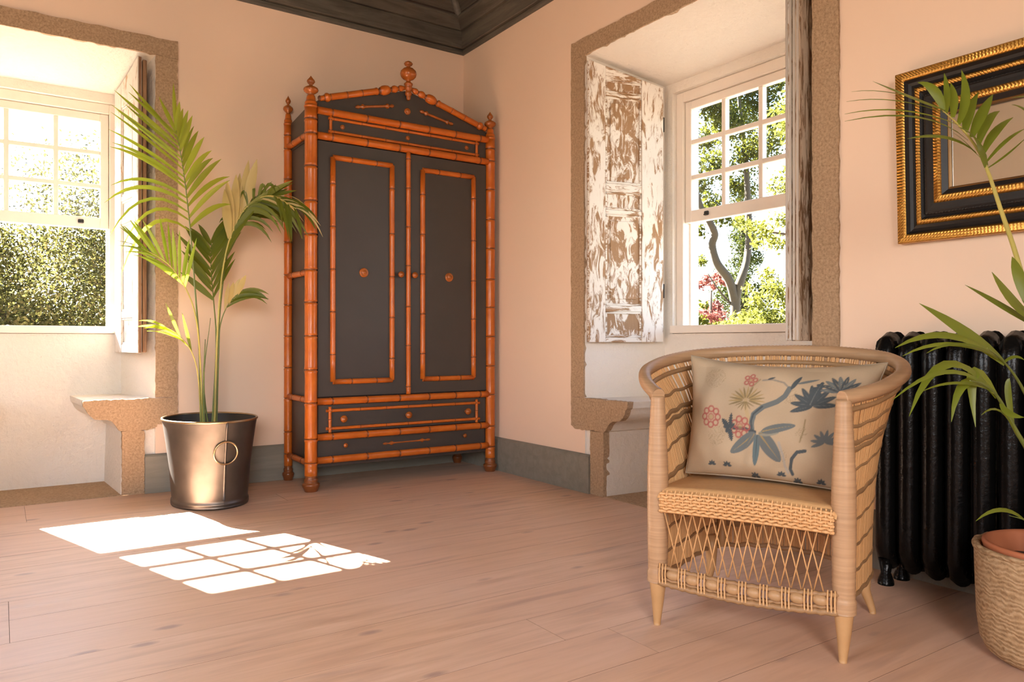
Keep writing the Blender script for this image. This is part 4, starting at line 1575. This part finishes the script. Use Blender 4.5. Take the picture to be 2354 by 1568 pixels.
def pattern(U, V):
    """albedo of the printed cloth; U right, V down, in the units of a 1960 x 1330 drawing"""
    x, y = U, V
    H, Wd = x.shape
    col = np.empty((H, Wd, 3))
    base = np.array([0.47, 0.35, 0.225])
    col[:] = base
    mott = (np.sin(x * .013 + 2 * np.sin(y * .009)) + np.sin(y * .017 + x * .006)) * .25
    col *= (1 + .07 * mott)[..., None]
    greyz = np.clip(1 - np.hypot((x - 340) / 420, (y - 420) / 520), 0, 1)
    col = col * (1 - .3 * greyz[..., None]) + np.array([.42, .345, .255]) * (.3 * greyz[..., None])

    def blend(mask, c, a=1.0):
        nonlocal col
        mk = np.clip(mask, 0, 1)[..., None] * a
        col = col * (1 - mk) + np.array(c) * mk

    def petal(cx, cy, tx, ty, w, c, a=1.0, vein=None, serr=0.0):
        L = math.hypot(tx - cx, ty - cy)
        dx, dy = (tx - cx) / L, (ty - cy) / L
        s = ((x - cx) * dx + (y - cy) * dy) / L
        d = np.abs(-(x - cx) * dy + (y - cy) * dx)
        ww = w * np.sqrt(np.clip(4 * s * (1 - s), 0, None)) * (1 - .25 * s)
        if serr:
            ww = ww * (1 + serr * np.sin(s * 40))
        mk = np.clip((ww - d) / 6, 0, 1) * (s > 0) * (s < 1)
        blend(mk, c, a)
        if vein is not None:
            blend(np.clip((np.maximum(3, w * .12) * (1 - s) - d) / 4 + .4, 0, 1) * (s > .03) * (s < .95) * (mk > 0), vein, .9)

    def stroke(pts, w, c, a=1.0):
        P = np.array(pts, float)
        best = np.full(x.shape, 1e9)
        for (ax, ay), (bx, by) in zip(P[:-1], P[1:]):
            vx, vy = bx - ax, by - ay
            t = np.clip(((x - ax) * vx + (y - ay) * vy) / (vx * vx + vy * vy), 0, 1)
            best = np.minimum(best, np.hypot(x - ax - t * vx, y - ay - t * vy))
        blend(np.clip((w - best) / 5, 0, 1), c, a)

    def ring(cx, cy, r, w, c, a=1.0):
        d = np.abs(np.hypot(x - cx, y - cy) - r)
        blend(np.clip((w - d) / 5, 0, 1), c, a)

    SL, SL2, OL, OL2, RED = (.055, .075, .085), (.13, .15, .15), (.19, .14, .055), (.36, .25, .10), (.36, .085, .075)
    # faint stippling
    for (cx, cy, r) in ((340, 290, 130), (430, 930, 110), (1200, 1080, 60), (1370, 830, 60), (1180, 470, 80)):
        st = (np.sin(x * .19 + 3 * np.sin(y * .05)) * np.sin(y * .21 + 2 * np.sin(x * .06)) > .45) * (np.hypot(x - cx, y - cy) < r)
        blend(st * 1.0, OL, .45)
    # olive flower
    for k in range(15):
        an = math.radians(-200 + k * 15.5)
        petal(740 + 30 * math.cos(an), 545 + 20 * math.sin(an), 740 + 205 * math.cos(an), 545 + 165 * math.sin(an), 15, OL2 if k % 2 else OL, .85)
    stroke([(735, 540), (760, 640), (800, 740), (850, 860)], 22, (.46, .33, .17), .8)
    for k in range(6):
        an = math.radians(30 + k * 24)
        petal(735, 560, 735 + 130 * math.cos(an), 560 + 110 * math.sin(an), 11, OL, .8)
    # main stems
    stroke([(850, 880), (838, 780), (850, 690), (930, 600), (1060, 530), (1130, 470), (1165, 390)], 30, SL2)
    stroke([(850, 870), (832, 770), (846, 690), (920, 600)], 12, SL)
    stroke([(1165, 390), (1100, 330), (980, 300), (880, 310)], 12, SL2, .6)
    stroke([(880, 870), (760, 845), (640, 845)], 20, SL)
    stroke([(850, 300), (780, 380), (760, 440)], 12, OL, .5)
    # red blossoms
    for (cx, cy, R0, n) in ((345, 735, 82, 8), (715, 830, 78, 7), (745, 305, 52, 5)):
        for k in range(n):
            an = 2 * PI * k / n
            ring(cx + R0 * math.cos(an), cy + R0 * math.sin(an), 30 if R0 > 60 else 22, 11, RED, .85)
        ring(cx, cy, R0 * .38, 9, RED, .7)
        blend(np.clip((R0 * .33 - np.hypot(x - cx, y - cy)) / 6, 0, 1), OL2, .5)
    # dark leaf cluster
    for (tx, ty, w) in ((600, 690, 30), (480, 750, 36), (540, 890, 36), (625, 980, 34), (650, 800, 28), (505, 830, 26)):
        petal(590, 850, tx, ty, w, SL, 1, None, .25)
    # star of leaves
    petal(890, 880, 620, 1100, 74, SL2, 1, OL2)
    petal(880, 890, 780, 1045, 34, SL2, 1, OL2)
    petal(910, 890, 905, 1215, 46, (.10, .15, .16), 1, SL)
    petal(930, 880, 1190, 1140, 92, SL2, 1, OL2)
    petal(920, 880, 1150, 860, 40, (.27, .26, .20), 1, OL)
    petal(950, 860, 1300, 770, 56, SL2, 1, OL2)
    petal(1180, 400, 1250, 230, 30, SL)
    petal(1230, 330, 1430, 260, 22, SL2)
    petal(930, 300, 1010, 270, 16, SL)
    # pale vertical highlights of the worked thread
    # big feathered flowers at right
    for k in range(9):
        an = math.radians(160 + k * 24)
        petal(1430, 560, 1430 + 235 * math.cos(an), 555 + 225 * math.sin(an), 36, SL, 1, SL2)
    petal(1400, 560, 1470, 290, 60, SL, 1, SL2, .25)
    for k in range(11):
        an = math.radians(-195 + k * 22)
        petal(1660, 370, 1660 + 200 * math.cos(an), 350 + 160 * math.sin(an), 32, SL if k % 2 else SL2, 1, (.40, .32, .2))
    for k in range(8):
        an = math.radians(150 + k * 30)
        petal(1620, 900, 1620 + 150 * math.cos(an), 900 + 130 * math.sin(an), 26, SL2)
    stroke([(1440, 1010), (1360, 1030), (1310, 1100), (1300, 1200), (1330, 1250)], 20, SL)
    stroke([(1380, 700), (1385, 800), (1370, 930)], 10, OL, .6)
    stroke([(1160, 960), (1215, 1080), (1240, 1180), (1280, 1240)], 16, (.36, .33, .28), .8)
    for (cx, cy) in ((375, 1210), (575, 1215), (1205, 1255), (1390, 1300), (900, 1300), (1650, 1280)):
        for k in range(5):
            an = math.radians(180 + k * 45)
            petal(cx, cy + 20, cx + 55 * math.cos(an), cy + 20 + 45 * math.sin(an), 17, SL)
    return np.clip(col, 0, 1)


def make_cushion():
    nu, nv = 260, 170
    Wc, Hc, Tc = 0.585, 0.385, 0.185
    u = np.linspace(-1, 1, nu)
    v = np.linspace(-1, 1, nv)
    U, V = np.meshgrid(u, v)
    prof = np.clip((1 - np.abs(U) ** 2.6), 0, 1) ** .55 * np.clip((1 - np.abs(V) ** 2.4), 0, 1) ** .55
    pinch = 1 - .055 * (1 - np.abs(V) ** 2) * np.abs(U) ** 3
    pinch2 = 1 - np.where(V > 0, .15, .05) * (1 - np.abs(U) ** 2) * np.abs(V) ** 3
    X = U * Wc / 2 * pinch * (.91 + .09 * V) - .012 * (1 - V)
    Z = V * Hc / 2 * pinch2
    wr = .006 * np.sin(U * 5 + V * 7) + .005 * np.sin(U * 11 - V * 4 + 1) + .010 * np.exp(-((U + .72 + .15 * V) ** 2) / .012) * np.sin(V * 5 - 1) - .012 * np.exp(-((U + .12 - .03 * V) ** 2) / .006) * np.clip(-V, 0, 1) - .008 * np.exp(-((U - .25 + .2 * V) ** 2) / .01) * np.clip(V, 0, 1)
    edge = np.clip((1 - np.abs(U)) * 5, 0, 1) * np.clip((1 - np.abs(V)) * 5, 0, 1)
    pts, cols = [], []
    P = pattern((U + 1) * .5 * 1960 + 0, (1 - V) * .5 * 1330 + 0)
    for sgn in (-1, 1):
        Y = sgn * Tc / 2 * prof + wr * edge * (1 if sgn < 0 else .5)
        pts.append(np.stack([X, Y, Z], -1).reshape(-1, 3))
        if sgn < 0:
            cols.append(P.reshape(-1, 3))
        else:
            cols.append(np.tile(np.array([0.06, .05, .045]), (nu * nv, 1)))
    pts = np.concatenate(pts)
    cols = np.concatenate(cols)
    idx = np.arange(nu * nv).reshape(nv, nu)
    a, b, c, d = idx[:-1, :-1].ravel(), idx[:-1, 1:].ravel(), idx[1:, 1:].ravel(), idx[1:, :-1].ravel()
    f1 = np.stack([a, b, c, d], -1)
    f2 = np.stack([d, c, b, a], -1) + nu * nv
    faces = np.concatenate([f1, f2])
    me = bpy.data.meshes.new('cushion')
    me.from_pydata(pts.tolist(), [], faces.tolist())
    at = me.color_attributes.new('print', 'FLOAT_COLOR', 'POINT')
    at.data.foreach_set('color', np.concatenate([cols, np.ones((len(cols), 1))], 1).astype(np.float32).ravel())
    me.polygons.foreach_set('use_smooth', [True] * len(faces))
    t = NT('printed_linen')
    ca = t.n('ShaderNodeVertexColor', layer_name='print')
    n = t.noise(t.coords(), 260, 3, .6)
    c = t.mix(t.math('MULTIPLY', n, .18), ca.outputs[0], (.25, .18, .12))
    t.bump(n, .15, .002)
    me.materials.append(t.set(c, .8, spec=.2))
    o = bpy.data.objects.new('cushion', me)
    COL.objects.link(o)
    return o


cu = make_cushion()
ex = Vector((0.4159, -0.9094, 0))
ey = Vector((0.9094, 0.4159, 0))
cpos = CH_O + ex * .280 + ey * .275 + Vector((0, 0, .590))
cu.location = cpos
cu.rotation_euler = (Matrix.Rotation(CH_A, 4, 'Z') @ Matrix.Rotation(math.radians(-17), 4, 'X') @ Matrix.Rotation(math.radians(1.5), 4, 'Y')).to_euler()
cu['label'] = 'cream cushion with blue and red flowers on the cane armchair'
cu['category'] = 'cushion'
m = MB()
seam = []
for k in range(121):
    a = 2 * PI * k / 120
    cx_, sz_ = math.cos(a), math.sin(a)
    q = max(abs(cx_), abs(sz_))
    uu, vv = cx_ / q, sz_ / q
    seam.append((uu * (.91 + .09 * vv) * .2925 * (1 - .055 * (1 - vv * vv) * abs(uu) ** 3) - .012 * (1 - vv), 0, vv * .1925 * (1 - (.15 if vv > 0 else .05) * (1 - uu * uu) * abs(vv) ** 3)))
m.tube(seam, .0028, 6, caps=False)
m.build('piping', m_plain('linen_piping', (.36, .28, .19), .8), cu)

# ------------------------------------------------------------------ radiator
IRON = m_plain('glossy_black_cast_iron', (0.004, 0.0037, 0.0034), 0.22, 0.0, 0.22, var=0.4, scale=60, bump=0.45)
rad = thing('radiator', 'black cast iron column radiator behind the cane armchair', 'radiator', (-0.108, -3.1, 0))
NC, PITCH, Y1 = 13, 0.0775, -3.112
for i in range(NC):
    yc = Y1 - i * PITCH - rad.location.y
    m = MB()
    hw = .0345
    # tall loop profile in x (depth) and z, two lobes wide
    prof = []
    for a in np.linspace(-90, 90, 9):
        prof.append((math.cos(math.radians(a)), math.sin(math.radians(a))))
    for xo in (-.048, .048):
        pts = [(xo * .25, yc, .075), (xo * .75, yc, .09), (xo, yc, .13), (xo, yc, .2), (xo, yc, .72), (xo, yc, .785), (xo * .75, yc, .822), (xo * .2, yc, .836)]
        m.tube(pts, [.031, .034, .0345, hw, hw, .0345, .033, .030], 14, flat=.95)
    m.tube([(-.058, yc, .812), (.058, yc, .812)], .032, 12)
    m.tube([(-.055, yc, .108), (.055, yc, .108)], .031, 12)
    col = m.build('column', IRON, rad)
    if i in (0, NC - 1):
        for xo in (-.05, .05):
            f = MB()
            f.tube([(xo, yc, 0), (xo, yc, .012), (xo, yc, .04), (xo, yc, .09)], [.026, .026, .016, .024], 12)
            f.build('foot', IRON, col)
m = MB()
for z in (.108, .80):
    m.tube([(0, Y1 - rad.location.y + .045, z), (0, Y1 - rad.location.y - NC * PITCH + .03, z)], .024, 12)
m.tube([(0, Y1 - rad.location.y + .045, .80), (0, Y1 - rad.location.y + .058, .80)], .015, 10)
m.build('nipple_row', IRON, rad)

# ------------------------------------------------------------------ mirror
GOLD = m_plain('gilded_ripple', (0.52, 0.26, 0.055), 0.30, 0.9, var=0.3, scale=70)
EBON = m_plain('ebonised_frame', (0.016, 0.013, 0.012), 0.42, spec=0.35, var=0.3, scale=40)
MIRR = NT('mirror_glass').set((0.86, 0.85, 0.80), 0.02, 1.0)
MY0, MY1, MZ0, MZ1 = 3.086, 4.0, 1.172, 1.766
mi = thing('mirror', 'black and gilt ripple framed mirror on the right wall above the radiator', 'mirror', (-0.02, -(MY0 + MY1) / 2, (MZ0 + MZ1) / 2))
ML = Vector(mi.location)
mi.rotation_euler = (0, math.radians(-1.8), 0)
mi.location.x -= 0.010


def rect_ring(prof_pts, name, mat, ripple=0.0, rip_n=0):
    """mitred frame moulding: prof (inset, height) swept round; ripple adds beads along its length"""
    m = MB()
    corners = lambda d: [(MY0 + d, MZ0 + d), (MY1 - d, MZ0 + d), (MY1 - d, MZ1 - d), (MY0 + d, MZ1 - d)]
    for k in range(4):
        L = (MY1 - MY0) if k % 2 == 0 else (MZ1 - MZ0)
        ns = max(1, int(L / 0.0021)) if ripple else 1
        rows = []
        for i in range(ns + 1):
            t = i / ns
            row = []
            for j, (d, h) in enumerate(prof_pts):
                c = corners(d)
                a, b = c[k], c[(k + 1) % 4]
                yy, zz = a[0] + (b[0] - a[0]) * t, a[1] + (b[1] - a[1]) * t
                s = (yy - MY0) if k % 2 == 0 else (zz - MZ0)
                hh = h + (ripple * (2 * abs(math.sin(s * PI / 0.0105)) - 1.6) if 0 < j < len(prof_pts) - 1 and j % 2 else 0)
                row.append((-hh - ML.x, -yy - ML.y, zz - ML.z))
            rows.append(row)
        m.grid(rows, 0, bool(ripple))
    return m.build(name, mat, mi)


rect_ring([(0.0, 0.0), (.0, .030), (.001, .036), (.005, .042), (.0095, .036), (.0145, .043), (.0195, .036), (.0245, .042), (.029, .035), (.032, .033)], 'outer_ripple', GOLD, .0026)
rect_ring([(.032, .036), (.040, .024), (.050, .020), (.060, .024)], 'cove', EBON)
rect_ring([(.060, .022), (.0695, .036), (.079, .024)], 'middle_ripple', GOLD, .0030)
rect_ring([(.079, .026), (.088, .016), (.094, .020), (.097, .030), (.103, .033), (.112, .033), (.126, .034)], 'ebonised_field', EBON)
rect_ring([(.090, .016), (.095, .030), (.099, .026)], 'black_ripple', EBON, .002)
rect_ring([(.126, .034), (.1325, .046), (.139, .038), (.1455, .046), (.152, .034)], 'inner_ripple', GOLD, .0030)
rect_ring([(.152, .034), (.160, .028), (.168, .022)], 'slip', EBON)
rect_ring([(.168, .022), (.171, .024), (.174, .022), (.176, .012)], 'gilt_sight_edge', m_plain('dull_gilt', (0.20, 0.10, 0.03), 0.45, 0.6))
m = MB()
m.box(-.010 - ML.x, -.006 - ML.x, -(MY1 - .17) - ML.y, -(MY0 + .17) - ML.y, MZ0 + .17 - ML.z, MZ1 - .17 - ML.z)
m.build('glass', MIRR, mi)
m = MB()
m.box(-.006 - ML.x, -.001 - ML.x, -(MY1 - .01) - ML.y, -(MY0 + .01) - ML.y, MZ0 + .01 - ML.z, MZ1 - .01 - ML.z)
m.build('backboard', EBON, mi)

# ------------------------------------------------------------------ outside
GROUND_BOUNCE = m_plain('pale_bounce_ground', (0.19, 0.165, 0.13), 0.9, var=0.25, scale=3)  # unseen ground, made pale to bounce light up at the soffits
m = MB()
m.box(-60, 60, -40, 80, -4.2, -4.0)
m.build('ground', GROUND_BOUNCE, kind='structure')


def m_foliage(name, c1, c2, c3, trans=0.45, tcol=(0.09, 0.10, 0.008)):
    t = NT(name)
    g = t.n('ShaderNodeNewGeometry')
    n = t.noise(g.outputs['Position'], 1.6, 4, .6)
    rp = t.ramp(t.math('ADD', t.math('MULTIPLY', g.outputs['Random Per Island'], .6), t.math('MULTIPLY', n, .4)), [(.2, c1), (.5, c2), (.8, c3)])
    t.set(rp, .6, spec=.08)
    tl2 = t.n('ShaderNodeBsdfTranslucent')
    t.l(t.mix(.5, rp, tcol), tl2.inputs[0])
    ms = t.n('ShaderNodeMixShader')
    ms.inputs[0].default_value = trans
    t.l(t.b.outputs[0], ms.inputs[1])
    t.l(tl2.outputs[0], ms.inputs[2])
    t.l(ms.outputs[0], t.out.inputs[0])
    return t.mat


FOL_OAK = m_foliage('oak_foliage', (.020, .025, .008), (.040, .042, .013), (.070, .058, .024), .5, (.070, .066, .016))
FOL_LIGHT = m_foliage('light_foliage', (.024, .031, .005), (.046, .055, .007), (.075, .080, .014), .5, (.075, .08, .008))
FOL_BRIGHT = m_foliage('bright_lime_foliage', (.05, .06, .008), (.10, .11, .018), (.16, .16, .035), .5, (.13, .13, .015))  # lighter leaf colours than the other foliage
FOL_DARK = m_foliage('dark_conifer_foliage', (.012, .018, .004), (.022, .030, .005), (.035, .040, .007), .3, (.04, .05, .006))
FOL_RED = m_foliage('red_blossom', (.10, .025, .015), (.16, .05, .04), (.2, .09, .08), .4, (.15, .04, .03))
BARK = m_plain('bark', (0.05, 0.034, 0.018), .9, var=.5, scale=14, bump=.8)
BARK_OLIVE = m_plain('olive_bark', (0.030, 0.023, 0.011), .9, var=.4, scale=10, bump=.8)  # darker olive-brown bark of the forked ash


def foliage(parent, mat, lumps, n, size, seed):
    """leaf quads scattered in lumps: (x, y, z, r)"""
    r = np.random.default_rng(seed)
    lumps = np.array(lumps, float)
    w = lumps[:, 3] ** 2
    idx = r.choice(len(lumps), n, p=w / w.sum())
    d = r.normal(size=(n, 3))
    d /= np.linalg.norm(d, axis=1, keepdims=True)
    rad = lumps[idx, 3] * (r.random(n) ** .4) * r.uniform(.75, 1.45, n)
    c = lumps[idx, :3] + d * rad[:, None] * np.array([1, 1, .8])
    a = r.normal(size=(n, 3))
    a /= np.linalg.norm(a, axis=1, keepdims=True)
    b = np.cross(a, r.normal(size=(n, 3)))
    b /= np.linalg.norm(b, axis=1, keepdims=True)
    s = size * r.uniform(.6, 1.3, n)[:, None]
    V = np.stack([c - a * s, c + b * s * .5, c + a * s, c - b * s * .5], 1).reshape(-1, 3)
    me = bpy.data.meshes.new('foliage')
    me.vertices.add(4 * n)
    me.vertices.foreach_set('co', V.astype(np.float32).ravel())
    me.loops.add(4 * n)
    me.loops.foreach_set('vertex_index', np.arange(4 * n, dtype=np.int32))
    me.polygons.add(n)
    me.polygons.foreach_set('loop_start', np.arange(0, 4 * n, 4, dtype=np.int32))
    me.update(calc_edges=True)
    me.validate()
    me.materials.append(mat)
    o = bpy.data.objects.new('foliage', me)
    COL.objects.link(o)
    o.parent = parent
    o['kind'] = 'stuff'
    return o


def crown(cx, cy, cz, rx, ry, rz, n, rl, seed):
    r = np.random.default_rng(seed)
    out = []
    for _ in range(n):
        d = r.normal(size=3)
        d /= np.linalg.norm(d)
        k = r.uniform(.35, 1) ** .5
        out.append((cx + d[0] * rx * k, cy + d[1] * ry * k, cz + d[2] * rz * k, rl * r.uniform(.6, 1.25)))
    return out


def tree(name, label, base, trunk_pts, tr, lumps, n, size, fmat, bmat, seed, limbs=()):
    t = thing(name, label, 'tree', base, 0, 'trees outside the windows')
    B = Vector(base)
    m = MB()
    pp = catmull([Vector(q) - B for q in trunk_pts], 6)
    m.tube(pp, [tr * (1 - .55 * i / (len(pp) - 1)) for i in range(len(pp))], 10)
    trk = m.build('trunk', bmat, t)
    for (pts, r0, r1) in limbs:
        m = MB()
        pp = catmull([Vector(q) - B for q in pts], 6)
        m.tube(pp, [r0 + (r1 - r0) * i / (len(pp) - 1) for i in range(len(pp))], 8)
        m.build('limb', bmat, t)
    foliage(t, fmat, [(q[0] - B.x, q[1] - B.y, q[2] - B.z, q[3]) for q in lumps], n, size, seed)
    return t


# seen through the left window: a wall of oak leaves with sky above
tree('oak_tree', 'sunlit oak filling the lower half of the left window', (-1.6, 9.2, -4), [(-1.6, 9.2, -4), (-1.5, 9.3, -1.5), (-1.6, 9.2, .8)], .22,
     crown(-1.7, 9.0, .6, 2.9, 1.8, 2.55, 60, .75, 1) + [(-2.7, 8.6, 1.9, .6), (-2.5, 8.4, 1.2, .6), (-2.9, 8.5, 2.4, .45), (-2.2, 8.6, 2.3, .6)], 120000, .031, FOL_OAK, BARK, 11,
     [([(-1.55, 9.25, -.8), (-2.3, 8.7, .6), (-2.9, 8.3, 1.7)], .09, .03), ([(-1.5, 9.3, -.6), (-.9, 8.6, .7), (-.4, 8.2, 1.9)], .09, .03)])
tree('oak_tree', 'second oak rising above the first in the left window', (1.6, 12.5, -4), [(1.6, 12.5, -4), (1.4, 12.4, -1), (1.2, 12.3, 1.5)], .25,
     crown(.5, 12.0, 1.5, 2.6, 2.0, 2.9, 50, .8, 2), 60000, .038, FOL_OAK, BARK, 12)
tree('oak_tree', 'oak at the left edge of the left window', (-5.2, 11.0, -4), [(-5.2, 11, -4), (-5.0, 11, -1), (-5, 11, 1)], .22,
     crown(-4.8, 10.8, .2, 2.6, 1.8, 2.2, 45, .75, 3), 36000, .04, FOL_OAK, BARK, 13)
# seen through the right window
ASH_TRUNK = [(5.384, 2.098, -4.0)] + [(5.384, 2.098, -0.99), (5.384, 2.098, 0.795), (5.394, 2.091, 1.112), (5.403, 2.085, 1.429), (5.46, 2.046, 1.659), (5.599, 2.072, 1.9), (5.71, 2.118, 2.264)]
ASH_LIMB = [(5.398, 2.088, 1.314), (5.287, 2.103, 1.627), (5.115, 2.159, 1.851), (5.063, 2.194, 2.079), (5.052, 2.141, 2.226), (4.952, 2.149, 2.388), (4.868, 2.206, 2.557), (4.812, 2.244, 2.772)]
ASH_LIMB2 = [(4.659, 2.105, 1.847), (4.646, 2.115, 2.069), (4.659, 2.105, 2.29), (4.623, 2.13, 2.511)]
ASH_LEAF = [(4.926, 2.347, 2.286, 0.131), (5.488, 2.39, 2.515, 0.154), (5.511, 2.797, 1.959, 0.095), (5.116, 2.219, 2.63, 0.178), (5.193, 2.589, 2.93, 0.202), (5.968, 2.487, 3.002, 0.237), (5.116, 2.219, 3.146, 0.237), (5.783, 2.19, 3.346, 0.261), (5.562, 2.762, 3.677, 0.237), (5.306, 2.09, 3.661, 0.273), (5.979, 2.057, 3.524, 0.261), (6.171, 2.35, 4.106, 0.285), (5.116, 2.219, 3.948, 0.273), (6.127, 1.957, 3.82, 0.237), (5.968, 2.487, 4.413, 0.273), (4.926, 2.347, 4.063, 0.237), (6.028, 2.024, 4.354, 0.273), (5.765, 2.625, 4.597, 0.237)]
tree('ash_tree', 'tree with a curved forked trunk in the middle of the right window', (5.384, 2.098, -4), ASH_TRUNK, .095,
     ASH_LEAF + crown(5.3, 3.4, 4.4, 1.6, 1.2, 1.0, 20, .3, 4), 38000, .028, FOL_LIGHT, BARK_OLIVE, 14,
     [(ASH_LIMB, .062, .035), (ASH_LIMB2, .03, .02), ([(5.40, 2.087, 1.25), (5.24, 2.2, 1.47), (5.10, 2.3, 1.72)], .018, .007), ([(5.71, 2.118, 2.264), (5.75, 2.2, 3.2), (5.7, 2.3, 4.3)], .05, .02)])
tree('lime_tree', 'bright leafy branches hanging into the right side of the right window', (4.75, -.35, -4), [(4.75, -.35, -4), (4.72, -.3, 0), (4.6, -.1, 2.0), (4.5, 0, 3.0)], .12,
     [(3.905, 0.502, 1.956, 0.142), (4.081, 0.806, 2.077, 0.104), (4.613, 0.868, 1.958, 0.142), (3.699, 0.642, 2.069, 0.076), (4.335, 0.634, 2.148, 0.123), (4.43, 0.993, 1.933, 0.076), (4.074, 0.388, 2.431, 0.189)] + crown(4.6, -.5, 2.9, .95, .95, .8, 24, .3, 5), 24000, .025, FOL_BRIGHT, BARK, 15,
     [([(4.66, -.2, 1.6), (4.4, .3, 1.9), (4.15, .7, 2.02)], .03, .01)])
tree('laurel_bush', 'bright leafy bush low in the right window below the forked trunk', (3.95, .55, -4), [(3.95, .55, -4), (3.97, .6, -1), (3.95, .6, .8)], .07,
     [(3.683, 0.411, 1.244, 0.12), (4.118, 0.539, 1.378, 0.138), (4.124, 0.958, 1.066, 0.12), (3.847, 0.3, 1.046, 0.157), (3.928, 0.668, 1.102, 0.12), (4.363, 0.796, 1.571, 0.101), (3.738, 0.374, 1.002, 0.157), (3.745, 0.792, 0.987, 0.101), (4.184, 0.917, 1.426, 0.065), (3.355, 0.634, 0.98, 0.074), (4.202, 0.482, 1.263, 0.138)] + crown(3.95, .35, .45, .75, .6, .55, 26, .26, 6), 26000, .023, FOL_BRIGHT, BARK, 25)
tree('conifer_tree', 'dark dense conifer behind the forked trunk', (9.55, 5.3, -4), [(9.55, 5.3, -4), (9.55, 5.3, 0), (9.55, 5.3, 3.6)], .14,
     [(9.251, 5.095, 2.678, 0.225), (9.493, 5.354, 2.42, 0.207), (9.886, 5.51, 2.28, 0.207), (9.384, 5.005, 2.467, 0.225), (9.457, 5.378, 2.895, 0.19), (9.886, 5.51, 3.076, 0.225), (9.209, 5.123, 3.142, 0.19), (9.707, 5.208, 2.895, 0.19), (10.069, 5.386, 2.457, 0.138), (9.244, 5.099, 2.045, 0.173), (9.578, 5.296, 3.37, 0.173), (9.776, 5.584, 3.606, 0.173), (9.314, 5.052, 3.649, 0.173)] + [(9.6 + math.cos(k * 2.4) * .42, 5.3 + math.sin(k * 2.4) * .42, -1.6 + k * .19, .36) for k in range(20)], 32000, .03, FOL_DARK, BARK, 16)
tree('flowering_shrub', 'reddish flowering shrub left of the forked trunk in the right window', (7.44, 4.33, -4), [(7.44, 4.33, -4), (7.44, 4.3, -1), (7.45, 4.3, 1.7)], .05,
     [(7.136, 4.112, 1.843, 0.12), (7.562, 4.246, 1.946, 0.09), (7.551, 4.676, 1.822, 0.105), (7.347, 3.969, 1.806, 0.075), (7.5, 4.288, 1.759, 0.075)] + crown(7.45, 4.4, 1.0, .5, .5, .5, 10, .16, 8), 2400, .035, FOL_RED, BARK, 18)
tree('sapling', 'pale green sapling at the lower left corner of the right window', (4.2, 1.69, -4), [(4.2, 1.69, -4), (4.2, 1.69, -1), (4.22, 1.7, .9)], .05,
     [(3.956, 1.435, 1.074, 0.104), (4.266, 1.647, 1.265, 0.062), (4.446, 1.948, 0.959, 0.135), (4.059, 1.365, 0.974, 0.073)] + crown(4.1, 1.9, .55, .4, .4, .4, 12, .18, 9), 4200, .032, FOL_LIGHT, BARK, 19)
